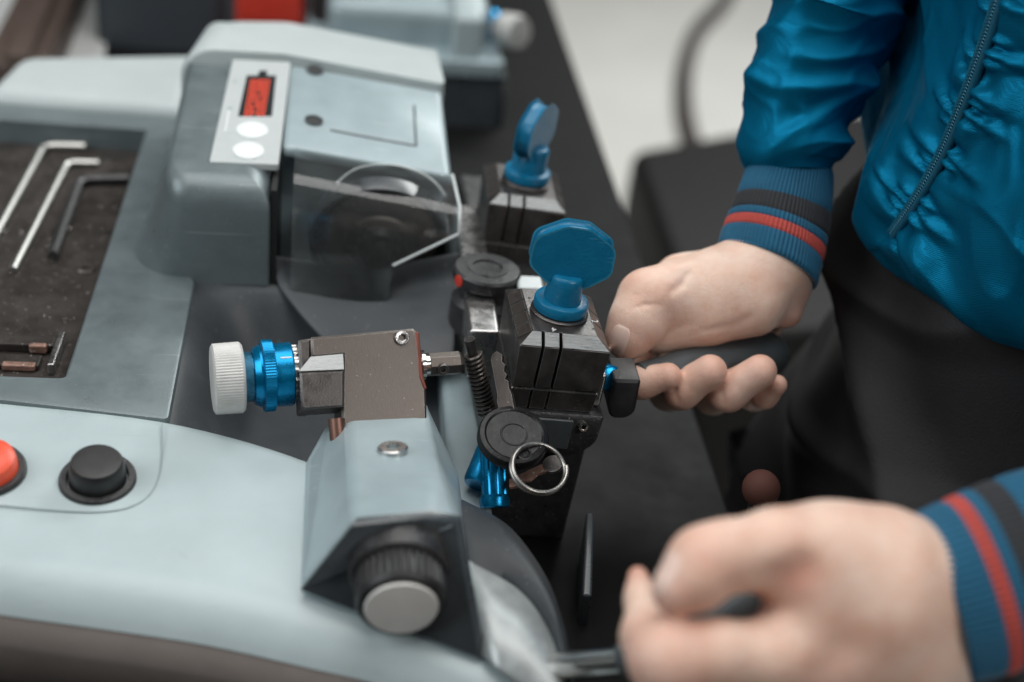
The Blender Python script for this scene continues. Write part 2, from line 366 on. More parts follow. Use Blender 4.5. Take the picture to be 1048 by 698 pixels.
# worn stepped ledge at the near end of the tray
yl = at(40, 352, z=ZTR)[1]; xl_ = at(66, 352, z=ZTR)[0]
ledge = MB().box((-.6, yl - .0105, ZTR), (xl_ - .004, yl, ZTR + .006)).build('tray_ledge', TRAY, mach, 30, .0012)
for k in range(9):
    x = xl_ - .006 - k * .031 - random.random() * .006; w = .008 + random.random() * .014
    MB().box((x - w, yl - .0125 - random.random() * .001, ZTR + .001), (x, yl - .009, ZTR + .0068 + random.random() * .0006)).build('worn_edge', RUST if k % 2 == 0 else BSTEEL, ledge, 30, .0012)
led2 = MB().box((-.6, yl - .030, ZTR), (xl_ - .009, yl - .018, ZTR + .004)).build('tray_ledge', TRAY, mach, 30, .0012)
for k in range(6):
    x = xl_ - .011 - k * .04; w = .012 + random.random() * .01
    MB().box((x - w, yl - .032, ZTR + .0005), (x, yl - .027, ZTR + .0046)).build('worn_edge', RUST if k % 2 == 0 else BSTEEL, led2, 30, .001)
MB().box((xl_ - .0035, yl - .034, ZTR), (xl_ + .0005, yl + .004, ZTR + .0075)).build('worn_edge', BSTEEL, led2, 30, .001)

mb = MB(); rr = random.Random(5)
for k in range(260):
    p = at(rr.uniform(-20, 120), rr.uniform(150, 345), z=ZTR); 
    if p[0] > i1[0] + (i2[0] - i1[0]) * (p[1] - i1[1]) / (i2[1] - i1[1]) - .003: continue
    r_ = rr.uniform(.0002, .0006) * (2 if rr.random() < .06 else 1); a_ = rr.uniform(0, 6.28)
    mb.add([(p[0] + r_ * math.cos(a_ + q) * (1.6 if q < 1 else .7), p[1] + r_ * math.sin(a_ + q), ZTR + .0003 + .0002 * rr.random()) for q in (0, 2.1, 4.2)] + [(p[0], p[1], ZTR + .0007)], [(0, 1, 3), (1, 2, 3), (2, 0, 3), (0, 2, 1)])
shv = mb.build('metal_shavings', BSTEEL, tray, 20); shv['kind'] = 'stuff'
# basin: scooped well between tray frame, housing and gauge post
gx = np.linspace(xr - .003, -.040, 60); gy = np.linspace(-.13, .135, 60); rowsb = []
def sst(e0, e1, x): t = np.clip((x - e0) / (e1 - e0), 0, 1); return t * t * (3 - 2 * t)
yb = at(240, 287, z=ZT - .004)[1]
for y in gy:
    r_ = []
    for x in gx:
        left = sst(xr + .045, xr - .004, x); back = sst(yb - .042, yb - .002, y)
        zz = .040 + (ZT - .004 - .040) * max(left, back) - .002 * math.sin(40 * x)
        zz = .040 + (ZT - .004 - .040) * (1 - (1 - left) * (1 - back))
        r_.append((x, y, zz))
    rowsb.append(r_)
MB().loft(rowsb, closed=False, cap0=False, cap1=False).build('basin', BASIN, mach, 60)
# right cheek of the basin, the pale strip next to the carriage
cheek = [(-.058, -.10), (-.034, -.10), (-.036, .14), (-.056, .14)]
block(cheek, .006, .034, .062, .005).build('basin_cheek', POSTM, mach)

# display housing
yH = at(250, 286, z=ZT)[1]; xR = at(276, 286, z=ZT)[0]; xL = at(139, 243, z=ZT)[0]
zH = at(250, 181, y=yH + .012)[2]
sl = math.tan(math.radians(9.0))
ztopH = lambda x, y: zH + sl * (y - yH - .012)
pH = np.array((-.2, yH + .012, zH)); nH = np.array((0, -sl, 1.)); nH /= np.linalg.norm(nH)
yHb = at(270, 60, n=nH, p=pH)[1]
def housing(pts, rad, zb, zt, fil, draftL, nf=8, n=10):
    mb = MB(); rs = []
    def ring(ins, zfun, t):
        out = []
        for p in rpoly(pts, rad, ins, n):
            x, y = p; w = np.clip((xR - x) / (xR - xL), 0, 1)
            x2 = x + draftL * t * w ** 3; out.append((x2, y, zfun(x, y)))
        return out
    rs.append(ring(0, lambda x, y: zb, 0))
    for u in (.25, .5, .75): rs.append(ring(0, lambda x, y: zb + (zt(x, y) - fil - zb) * u, u))
    for k in range(nf + 1):
        a = k / nf * PI / 2
        rs.append(ring(fil * (1 - math.cos(a)), lambda x, y: zt(x, y) - fil * (1 - math.sin(a)), 1 + .0 * k))
    return mb.loft(rs)
hp = [(xL, yH), (xR - .0005, yH), (xR - .0005, yHb), (xL + .004, yHb)]
hous = housing(hp, [.034, .002, .002, .004], ZT - .004, ztopH, .016, .022).build('display_housing', BODY, mach, 50)
# keep seam side crisp: a dark gasket strip between housing and cutter cover
MB().box((xR, yH + .003, ZT - .02), (xR + .0035, yHb - .002, zH - .004)).build('seam_gasket', BLACK, mach)
# display panel
def onH(px, py, lift=0): return at(px, py, n=nH, p=pH + nH * lift)
q = [onH(*c) for c in [(214, 167), (285, 170), (297.5, 65), (238, 62)]]
ctr = sum(q) / 4
def plate(pp, th, rad=.0015, mb=None):
    """thin rounded slab standing on the housing slope"""
    xy = [(p[0], p[1]) for p in pp]; f0 = lambda x, y: ztopH(x, y) + .0000
    mb = mb or MB(); rs = []
    for ins, h in ((0, -.003), (0, th * .6), (.0004, th)):
        rs.append([(p[0], p[1], f0(p[0], p[1]) + h) for p in rpoly(xy, rad, ins, 5)])
    return mb.loft(rs)
dp = plate(q, .0012, .002).build('display_panel', PANEL, mach, 30)
scr = plate([onH(*c) for c in [(243, 121), (278.5, 121), (283, 79), (252, 79)]], .0016, .0008).build('screen', SCREEN, dp, 30)
plate([onH(*c) for c in [(263, 80), (273, 80), (274, 74), (265, 74)]], .0016, .0005).build('screen_tab', SCREEN, dp, 30)
mb = MB(); rr = random.Random(3)
a0, a1, a2, a3 = [onH(*c, .0017) for c in [(249, 119), (271, 119), (277, 81), (256, 81)]]
pat = ["1111111", "1111111", "1111111", "1111111", "1111111", "1110111", "1111111", "1111011", "1111111", "1101111", "1111111", "1110111", "1111111", "1110111"]
NR = len(pat)
for i, row in enumerate(pat):
    for j, c in enumerate(row):
        if c == '0': continue
        u = (j + .5) / 7; v = (i + .5) / NR
        p = (a3 * (1 - u) + a2 * u) * (1 - v) + (a0 * (1 - u) + a1 * u) * v
        mb.lathe([(.00068, 0), (.00064, .0003), (.0004, .0005)], p, nH, 8)
leds = mb.build('led_dots', LED, scr, 30); leds['kind'] = 'stuff'
for (px, py) in ((258, 133.5), (254, 154.5)):
    p = onH(px, py, .0012); mb = MB(); ex = np.array((1., 0, 0)); ey = np.cross(nH, ex); rs = []
    ka = np.linalg.norm(p - CAM) / FPX
    for f_, h in ((1, 0), (1, .0006), (.94, .001), (.6, .0012)):
        rs.append([p + nH * h + ex * math.cos(2 * PI * k / 40) * 15.5 * ka * f_ + ey * math.sin(2 * PI * k / 40) * 15.5 * ka * f_ for k in range(40)])
    mb.loft(rs).build('membrane_key', BUTTON, dp, 30)
def strip(pxs, w, lift, name, m, parent):
    P = [onH(*c, lift) for c in pxs]; MB().tube(P, w, 6).build(name, m, parent)
strip([(234, 113), (230, 136), (244, 134.5)], .00055, .0013, 'printed_line', BUTTON, dp)
plate([onH(*c) for c in [(232, 114), (238, 114), (238.6, 111.5), (232.6, 111.5)]], .0014, .0004).build('indicator', INK, dp)
plate([onH(*c) for c in [(238, 86), (242, 86), (242.6, 84), (238.6, 84)]], .0014, .0004).build('indicator', INK, dp)

# cutter cover: plate beside the housing, tilted down to the right
pT = [at(305, 66, n=nH, p=pH)]
tl = math.tan(math.radians(5.5))
ztopC = lambda x, y: zH + sl * (y - yH - .012) - tl * max(0, x - xR)
nC = np.array((tl, -sl, 1.)); nC /= np.linalg.norm(nC); pC = np.array((xR, yH + .012, zH))
onC = lambda px, py, l=0: at(px, py, n=nC, p=pC + nC * l)
cq = [onC(*c) for c in [(302, 152), (463, 181), (452, 92), (306, 66)]]
xs0 = xR + .004
cq[0][0] = xs0; cq[3][0] = xs0
mb = MB(); rs = []
for ins, h in ((.004, -.010), (0, -.006), (0, -.004), (.0012, -.0012), (.004, 0)):
    rs.append([(p[0], p[1], ztopC(p[0], p[1]) + h) for p in rpoly([(c[0], c[1]) for c in cq], .004, ins, 6)])
cov = mb.loft(rs).build('cutter_cover', POSTM, mach, 40)
for c in ((322, 72.5), (321, 124)):
    p = onC(*c); MB().lathe([(.0062, .0006), (.0062, .0012), (.0048, .0012), (.0046, -.0)], p, nC, 32).build('bolt_hole', DARKB, cov)
    MB().lathe([(.0044, .0004), (.0044, .0009), (.002, .0009)], p, nC, 24).build('bolt_hole', BLACK, cov)
# label plate edge lines
for pts in ([(338, 133), (380, 141), (425, 149)], [(424, 108), (425, 130), (426, 149)]):
    MB().tube([onC(*c, .0003) for c in pts], .0007, 6).build('panel_joint', DARKB, cov)
# white cap behind both
yc0 = yHb + .0005
capT = lambda x, y: zH + sl * (yHb - yH - .012) + .004 - .004 * 0 - tl * max(0, x - xR) - .35 * max(0, y - (yHb + .055)) + sl * (min(y, yHb + .05) - yHb)
xcr = cq[2][0] + .002; xcl = xL + .018
cy_r = cq[2][1]
cpts = [(xcl, yc0), (xR, yc0 + .0005), (xcr, cy_r + .001), (xcr - .004, yc0 + .088), (-.17, yc0 + .11), (xcl + .012, yc0 + .10)]
mb = MB(); rs = []
fil = .022
rs.append([(p[0], p[1], ZT - .005) for p in rpoly(cpts, [.004, .002, .004, .02, .03, .035], 0, 8)])
for k in range(9):
    a = k / 8 * PI / 2; ring = rpoly(cpts, [.004, .002, .004, .02, .03, .035], 0, 8); out = []
    for p in ring:
        x, y = p
        # fillet only along the back and left sides
        cx_, cy_ = -.16, yc0
        dl = min(x - xcl, yc0 + .105 - y, (xcr - x) * 1.0 if False else 9)
        ins = fil * (1 - math.cos(a)); tx = x; ty = y
        if y > yc0 + .03: ty = y - ins
        if x < xcl + .02: tx = x + ins
        out.append((tx, ty, capT(x, min(y, yc0 + .1)) - fil * (1 - math.sin(a)) * (1 if (y > yc0 + .03 or x < xcl + .02) else .05)))
    rs.append(out)
mb.loft(rs).build('white_cap', CAPW, mach, 50)
# white strip at the back of the tray frame
p0 = at(22, 58, z=ZT + .012); p1 = at(196, 72, z=ZT + .012); p2 = at(190, 120, z=ZT); p3 = at(0, 106, z=ZT)
bp_ = [(p0[0] - .015, p3[1] + .0), (-.25, p2[1] - .004), (-.245, p1[1] + .05), (p0[0] - .004, p0[1] + .01)]
bs = block(bp_, [.012, .003, .01, .02], .03, lambda x, y: ZT + .010, .012).build('back_shell', CAPW, mach, 50)

# inner back plate that carries the cover
xm = cq[1][0]
MB().loft([[(xs0, cq[0][1] + .004, .04), (xm - .006, cq[1][1] + .004, .04), (xm - .010, cq[2][1], .04), (xs0, cq[3][1], .04)],
           [(xs0, cq[0][1] + .004, ztopC(xs0, cq[0][1] + .004) - .008), (xm - .006, cq[1][1] + .004, ztopC(xm, cq[1][1] + .004) - .008), (xm - .010, cq[2][1], ztopC(xm, cq[2][1]) - .008), (xs0, cq[3][1], ztopC(xs0, cq[3][1]) - .008)]])  .build('cutter_housing', POSTM, mach, 30)
# clear guard: curved sheet hanging from the front edge of the cover
bend = [onC(300, 186, .0015), onC(471, 219, .0015)]
def lerp(a, b, t): return a * (1 - t) + b * t
NU = 40; rs = []
for kind, t in [('t', 0)] + [('b', u) for u in np.linspace(0, 1, 9)] + [('d', u) for u in np.linspace(.1, 1, 10)]:
    row = []
    for j in range(NU):
        u = j / (NU - 1); B_ = lerp(bend[0], bend[1], u); dT = np.array((0, -1, -sl)); dT /= np.linalg.norm(dT); dn = np.array((0, -.20, -1.)); dn /= np.linalg.norm(dn); r = .013 if u < .9 else .013 - .05 * (u - .9)
        lend = float(np.interp(u, [0, .50, .585, .60, 1.0], [.098, .098, .085, .043, .013]))
        if kind == 't': row.append(lerp(onC(302, 150, .0012), onC(463, 179, .0012), u))
        elif kind == 'b': row.append((1 - t) ** 2 * (B_ - dT * r) + 2 * t * (1 - t) * B_ + t * t * (B_ + dn * r))
        else: row.append(B_ + dn * (r + (lend - r) * t))
    rs.append(row)
guard = MB().loft(rs, closed=False, cap0=False, cap1=False).build('clear_guard', GUARD, mach, 60)
edge = [r[-1] for r in rs] + [rs[-1][j] for j in range(NU - 2, int(NU * .6) - 1, -1)]
MB().tube(edge, .0011, 6).build('guard_edge', GEDGE, guard)
MB().tube([rs[-1][j] for j in range(int(NU * .58), -1, -1)], .0005, 6).build('guard_edge', GEDGE, guard)
arc = [onC(*c, .0004) for c in [(345, 188), (352, 181), (365, 173), (385, 169), (408, 170), (432, 178), (447, 189), (456, 201)]]
MB().tube(spline(arc, 30), .0010, 6).build('guard_edge', GEDGE, guard)
# cutter wheel in its drum
yc = bend[0][1] + .012
cw = at(388, 250, y=yc); kc = np.linalg.norm(cw - CAM) / FPX
axc = np.array((.0, -.975, -.22)); axc /= np.linalg.norm(axc)
MB().lathe([(72 * kc, -.012), (72 * kc, -.004), (71 * kc, .0), (68 * kc, .0), (66.5 * kc, -.006), (62 * kc, -.008), (40 * kc, -.010)], cw, axc, 72).build('cutter_drum', DARKB, mach)
whl = MB().lathe([(59 * kc, -.009, 0), (59 * kc, -.005, 1), (55 * kc, -.003, 0), (36 * kc, -.001, 0), (34 * kc, .001, 0), (20 * kc, .001, 0)], cw, axc, 120, lambda k: 1 + .02 * (k % 3 - 1)).build('cutter_wheel', STEEL, mach)
MB().lathe([(25 * kc, -.001), (25 * kc, .004), (22 * kc, .008), (15 * kc, .009), (14 * kc, .013), (11 * kc, .016), (4 * kc, .0172)], cw, axc, 40).build('hub', BLACKW, whl)
# smooth apron falling from the cutter into the basin
def arow(l, m, r, y, n=24): return spline([at(*l, y=y), at(*m, y=y - .002), at(*r, y=y)], n)
ar = [arow((281, 262), (375, 272), (474, 258), yH + .012), arow((284, 290), (375, 300), (472, 285), yH + .001), arow((297, 310), (380, 318), (470, 303), yH - .012), arow((315, 332), (385, 337), (468, 322), yH - .028), arow((336, 354), (395, 356), (466, 345), yH - .046), arow((352, 372), (405, 376), (464, 372), yH - .062)]
cols = [spline([r[j] for r in ar], 30) for j in range(24)]
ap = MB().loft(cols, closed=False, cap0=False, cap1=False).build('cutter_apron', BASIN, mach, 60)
md = ap.modifiers.new('solid', 'SOLIDIFY'); md.thickness = .004; md.offset = 0
bvl = ap.modifiers.new('bevel', 'BEVEL'); bvl.width = .0012; bvl.segments = 2; bvl.limit_method = 'ANGLE'; bvl.angle_limit = .8

# ------------------------------------------------------------------ gauge (micrometer stop) on its post
ga = at(235, 387, z=.12); gb = at(470, 371, z=.121)
u_ = gb - ga; u_ /= np.linalg.norm(u_)
kg = .529e-3 * .985
def gpos(px): return ga + u_ * ((px - 235) * kg)
kn = lambda k: 1 + (.016 if k % 2 else -.0)
MB().lathe([(33 * kg, -18 * kg, 0), (36 * kg, -16 * kg, 1), (36.5 * kg, 11 * kg, 1), (34.5 * kg, 13.5 * kg, 0), (26 * kg, 13.5 * kg, 0)], ga, u_, 150, kn).build('gauge_thimble', KNURL, mach, 20)
gbar = MB().lathe([(25 * kg, 12 * kg), (25.5 * kg, 23 * kg), (29 * kg, 24 * kg), (32.5 * kg, 30 * kg), (32.5 * kg, 44 * kg), (33 * kg, 44.5 * kg), (33.5 * kg, 62.5 * kg), (32.5 * kg, 64 * kg), (26 * kg, 64 * kg)], ga, u_, 72).build('gauge_barrel', BLUEA, mach, 30)
MB().lathe([(25.7 * kg, 13.5 * kg), (26.2 * kg, 22.6 * kg), (24 * kg, 22.8 * kg)], ga, u_, 48, cap0=False, cap1=False).build('worn_neck', BLUEN, gbar, 30)
MB().lathe([(33 * kg, 32 * kg, 0), (37 * kg, 33.5 * kg, 1), (37 * kg, 44 * kg, 1), (33 * kg, 45.5 * kg, 0)], ga, u_, 160, kn, cap0=False, cap1=False).build('knurled_ring', BLUEA, gbar, 20)
MB().lathe([(27 * kg, 63 * kg, 0), (30.5 * kg, 64.5 * kg, 1), (30.5 * kg, 71 * kg, 1), (27 * kg, 72 * kg, 0)], ga, u_, 72, lambda k: 1 if (k // 2) % 2 else .94).build('scale_ring', BSTEEL, mach, 20)
tk = np.array((0, -.45, .9)); tk -= tk.dot(u_) * u_; tk /= np.linalg.norm(tk)
MB().box((0, -.0004, -.0003), (.006, .0004, .00025), frame_T(ga + u_ * 50 * kg + tk * 33.3 * kg, u_, np.cross(tk, u_), tk)).build('index_line', MARK, gbar, 20)
# body: slanted steel plate plus notched foot
fn = np.array((-.05, -math.cos(math.radians(42)), math.sin(math.radians(42)))); fn -= fn.dot(u_) * u_; fn /= np.linalg.norm(fn)
fv = np.cross(fn, u_)
if fv[2] < 0: fv = -fv
fo = at(372, 378, n=fn, p=ga + u_ * .07 + fn * .020)
G = frame_T(fo, u_, fv, fn)
def gl(px, py):   # plate coordinates of a sight line
    p = at(px, py, n=fn, p=fo) - fo; return (p.dot(u_), p.dot(fv))
outl = [gl(*c) for c in [(318, 345), (423, 336), (428, 341), (432, 385), (436, 396), (437, 432), (350, 440), (350, 400), (351, 363), (319, 366)]]
mb = MB(); rs = []
for ins, h in ((0, -.030), (0, -.0012), (.0012, 0)):
    P = outl
    ring = []
    for p in rpoly(list(reversed(P)) if sum((P[i - 1][0] * P[i][1] - P[i][0] * P[i - 1][1]) for i in range(len(P))) < 0 else P, .0008, ins, 3):
        ring.append(G @ Vector((p[0], p[1], h)))
    rs.append(ring)
gbod = mb.loft(rs).build('gauge_body', STEEL, mach, 30)
# darker end block and notched foot
def gbox(pts, h0, h1, name, m, parent, bev=.0012):
    P = [gl(*c) for c in pts]
    if sum((P[i - 1][0] * P[i][1] - P[i][0] * P[i - 1][1]) for i in range(len(P))) < 0: P = P[::-1]
    mb = MB(); rs = []
    for ins, h in ((0, h0), (0, h1 - bev), (bev, h1)):
        rs.append([G @ Vector((p[0], p[1], h)) for p in rpoly(P, .0006, ins, 3)])
    return mb.loft(rs).build(name, m, parent, 30)
gbox([(306, 347), (319, 345), (319, 419), (309, 419)], -.024, -.003, 'end_block', DSTEEL, gbod)
gbox([(306, 382), (351, 380), (351, 417), (308, 420)], -.02, .0035, 'end_block', DSTEEL, gbod, .0010)
# bright chamfer above the foot
P = [gl(*c) for c in [(305, 381), (351, 379), (351, 362), (318, 365)]]
MB().loft([[G @ Vector((p[0], p[1], -.01)) for p in P], [G @ Vector((P[0][0], P[0][1], .0032)), G @ Vector((P[1][0], P[1][1], .0032)), G @ Vector((P[2][0], P[2][1], -.0002)), G @ Vector((P[3][0], P[3][1], -.0002))]]).build('chamfer', FACET, gbod, 30)
gbox([(425, 338), (429, 341), (433, 385), (437, 398), (434, 399), (429, 386)], -.028, .0004, 'red_edge', mat('red_brown_lacquer', (.16, .04, .025), .35, .3, .3, 90), gbod, .0004)
screw('set_screw', np.array(G @ Vector((*gl(411, 346), .0006))), fn, .0041, gbod, BSTEEL)
MB().lathe([(.0045, -.006), (.0045, -.036)], np.array(G @ Vector((*gl(343, 418), .001))), fv, 24).build('stud', mat('copper_stud', (.20, .11, .085), .4, .8, .2, 90), gbod)
# spindle: collar, nut and flattened tip
te = gpos(433); tu = u_
MB().lathe([(11 * kg, -6 * kg), (11 * kg, 3 * kg), (16 * kg, 3.2 * kg), (16 * kg, 7 * kg), (12.5 * kg, 8 * kg), (12.5 * kg, 12 * kg), (9 * kg, 12.5 * kg)], te, tu, 40).build('spindle_collar', CHROME, mach, 30)
rs = []
for h, s in ((11, .8), (12, 1), (45, 1), (49, .82)):
    ring = []
    for k in range(8):
        a = PI / 8 + k * PI / 4; ring.append(te + tu * h * kg + (fv * math.sin(a) * 13 + fn * math.cos(a) * 13) * kg * s)
    rs.append(ring)
tip = MB().loft(rs).build('spindle_tip', STEEL, mach, 20, .0005)
nt = fn * math.cos(-.785 + .1) + fv * math.sin(-.785 + .1)
screw('set_screw', te + tu * 25 * kg + nt * 12.2 * kg, nt, .0035, tip, DSTEEL)

# post
A_ = at(357, 413, z=.106); B_ = at(438, 411, z=.106); B2 = at(449, 472, z=.121); C_ = at(361, 534, z=.137); D0 = at(438, 526, z=.138); D_ = at(470, 532, z=.132)
E_ = at(312, 472, z=.0965); F_ = at(308, 601, z=.092); G_ = at(494, 672, z=.085); H_ = at(486, 545, z=.06)
Z0 = .036
low = lambda p: np.array((p[0], p[1], Z0))
K_ = at(330, 438, z=.103)
vs = [A_, B_, B2, C_, D0, D_, E_, F_, G_, K_]       # 0..9
back = [A_ + np.array((0, .008, -.03)), B_ + np.array((0, .008, -.03))]                                       # 10, 11
vs += back + [low(A_ + np.array((0, .008, 0))), low(B_ + np.array((0, .008, 0))), low(E_), low(F_), low(G_), H_ * np.array((1, 1, 0)) + np.array((0, 0, Z0)), at(468, 480, z=.08)]
# 12 lowA 13 lowB 14 lowE 15 lowF 16 lowG 17 lowH 18 right mid
fs = [(0, 3, 4, 2, 1), (2, 4, 5), (0, 9, 6, 7, 3), (3, 7, 8, 5, 4), (0, 1, 11, 10), (9, 0, 10), (10, 11, 13, 12), (6, 9, 10, 12, 14), (7, 6, 14, 15), (8, 7, 15, 16), (5, 8, 18), (2, 5, 18), (1, 2, 18, 11), (8, 16, 17, 18), (11, 18, 17, 13)]
post = MB().add(vs, fs).build('gauge_post', POSTM, mach, 30)
bv = post.modifiers.new('bevel', 'BEVEL'); bv.width = .0035; bv.segments = 4; bv.limit_method = 'ANGLE'; bv.angle_limit = .25
pn = np.cross(D0 - C_, A_ - C_); pn /= np.linalg.norm(pn)
if pn[2] < 0: pn = -pn
screw('post_screw', at(402, 459, n=pn, p=A_ + pn * .0004), pn, .0078, post, BSTEEL)
# dark panel covering the post's front facet around the knob
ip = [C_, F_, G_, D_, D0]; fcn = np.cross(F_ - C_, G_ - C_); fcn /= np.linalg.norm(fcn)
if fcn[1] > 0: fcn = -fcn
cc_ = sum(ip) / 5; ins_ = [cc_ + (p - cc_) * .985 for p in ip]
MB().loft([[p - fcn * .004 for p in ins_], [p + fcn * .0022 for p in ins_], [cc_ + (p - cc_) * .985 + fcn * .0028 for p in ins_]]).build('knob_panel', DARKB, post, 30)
# knurled adjusting knob
kp = at(409, 586, y=-.178); kax = np.array((.02, -1, -.12)); kax /= np.linalg.norm(kax); kk = np.linalg.norm(kp - CAM) / FPX
knob = MB().lathe([(52 * kk, -.012), (52 * kk, .0), (51 * kk, .003), (47 * kk, .004), (46 * kk, -.002)], kp, kax, 64).build('knob', BLACKW, post)
MB().lathe([(44 * kk, -.004, 0), (46 * kk, .001, 1), (46 * kk, .0155, 1), (45 * kk, .018, 0), (42 * kk, .0205, 0), (38 * kk, .0215, 0), (37 * kk, .0202, 0)], kp, kax, 144, lambda k: 1 if k % 4 < 2 else .955).build('knob_grip', BLACK, knob, 25)
MB().lathe([(37 * kk, .018), (37 * kk, .0212), (35.5 * kk, .0224), (20 * kk, .0229), (4 * kk, .023)], kp, kax, 64).build('knob_cap', mat('pale_cap', (.88, .87, .84), .4, 0, .06, 60), knob)

# grey flank and skirt at the operator's end
fa = spline([at(447, 500, z=.075), at(478, 513, z=.08), at(520, 538, z=.085), at(552, 583, z=.085), at(570, 632, z=.083), at(583, 700, z=.078)], 40)
fb = spline([at(440, 545, z=.090), at(470, 567, z=.0935), at(500, 585, z=.0935), at(530, 604, z=.092), at(558, 640, z=.088), at(578, 702, z=.082)], 40)
rows = []
for a, b in zip(fa, fb):
    a = np.array(a); b = np.array(b); row = [(b[0], b[1], .03), tuple(b + np.array((0, 0, -.003)))]
    for t in np.linspace(0, 1, 10):
        q = b + (a - b) * t; q[2] += .010 * math.sin(PI * min(1, t * 1.0)) - .001; row.append(tuple(q))
    dv = a - b; dv[2] = 0; dv /= np.linalg.norm(dv)
    for k in range(1, 8):
        an = k / 7 * 1.5; row.append(tuple(a + dv * .012 * math.sin(an) + np.array((0, 0, -.012 * (1 - math.cos(an)) - .001 - .008 * k / 7))))
    q = np.array(row[-1]); row.append((q[0], q[1], 0)); rows.append(row)
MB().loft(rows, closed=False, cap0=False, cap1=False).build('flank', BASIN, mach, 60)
mb = MB(); 
sa = spline([at(468, 566, z=.088), at(487, 578, z=.0958), at(530, 603, z=.0938), at(559, 641, z=.0898), at(579, 704, z=.084)], 24)
sb = spline([at(478, 664, z=.078), at(500, 675, z=.0892), at(520, 690, z=.0885), at(545, 705, z=.086), at(570, 725, z=.082)], 24)
rows = [[tuple(a + np.array((0, 0, .0))), tuple(.5 * (a + b) + np.array((0, 0, .0012))), tuple(b)] for a, b in zip(sa, sb)]
sk = MB().loft(rows, closed=False, cap0=False, cap1=False).build('skirt_plate', SKIRT, mach, 60)
so = sk.modifiers.new('solid', 'SOLIDIFY'); so.thickness = .003; so.offset = -1
# ------------------------------------------------------------------ carriage with two clamps
def rot_frame(o, tilt, yaw):
    ez = np.array((math.sin(tilt), 0, math.cos(tilt))); ex = np.array((math.cos(tilt) * math.cos(yaw), math.sin(yaw), -math.sin(tilt)))
    ex -= ex.dot(ez) * ez; ex /= np.linalg.norm(ex); return frame_T(o, ex, np.cross(ez, ex), ez)
TILT = math.radians(4.5)
TN = rot_frame((0, 0, .15), TILT, math.radians(2.5))
pf = at(538, 186, z=.15)
TF = rot_frame(pf, TILT, math.radians(-1))
def loc_block(T, x0, x1, y0, y1, z0, z1, ch, mb=None, taper=0):
    """jaw block with a chamfer round its top edge"""
    mb = mb or MB(); rs = []
    for ins, z in ((taper, z0), (0, z1 - ch[1]), (ch[0], z1)):
        rs.append([T @ Vector(p) for p in ((x0 + ins, y0 + ins, z), (x1 - ins, y0 + ins, z), (x1 - ins, y1 - ins, z), (x0 + ins, y1 - ins, z))])
    return mb.loft(rs)
def wing_knob(T, yaw, parent, far=False):
    R = T @ Matrix.Rotation(yaw, 4, 'Z')
    ex, ey, ez = [np.array(R.col[i][:3]) for i in range(3)]; o = np.array(R.col[3][:3])
    kb = MB().lathe([(.0165, .0), (.0165, .0018), (.0155, .0024), (.0150, .0026)], o, ez, 48).build('clamp_washer', DSTEEL, parent)
    mb = MB().lathe([(.0140, .0026), (.0152, .0034), (.0155, .0046), (.0155, .0082), (.0150, .0092), (.0138, .0098), (.0108, .0102), (.0106, .0118), (.0096, .019), (.0080, .0215), (.006, .022)], o, ez, 56)
    k = mb.build('wing_knob', BLUEP, parent, 35)
    # wing: hexagonal paddle, thick and bevelled
    hf = [(.0095, .0225), (.0206, .0314), (.0200, .0452), (.0060, .0535)]
    out = [(-x, z) for x, z in hf] + hf[::-1]
    mb = MB(); rs = []
    prof_w = [(.0028 * (1 - math.cos(q)), .0024 + .0030 * math.sin(q)) for q in np.linspace(0, PI / 2, 6)]
    for ins, h in [(i_, -h_) for i_, h_ in prof_w[::-1]] + prof_w:
        ring = []
        for p in rpoly(out, .0098, ins, 11):
            ring.append(R @ Vector((p[0], h, p[1])))
        rs.append(ring)
    mb.loft(rs).build('wing', BLUEP, k, 50)
    # thumb lugs in front of and behind the paddle root
    for s in (-1, 1):
        rs = []
        for h, r, off in ((.0095, .0104, .0030), (.012, .0098, .0034), (.021, .0092, .0040), (.0246, .0089, .0042), (.0260, .0080, .0042), (.0265, .0066, .0042), (.0262, .002, .0042)):
            rs.append([R @ Vector((r * math.cos(2 * PI * q / 28), s * off + r * .85 * math.sin(2 * PI * q / 28), h)) for q in range(28)])
        MB().loft(rs).build('lug', BLUEP, k, 50)
    return k
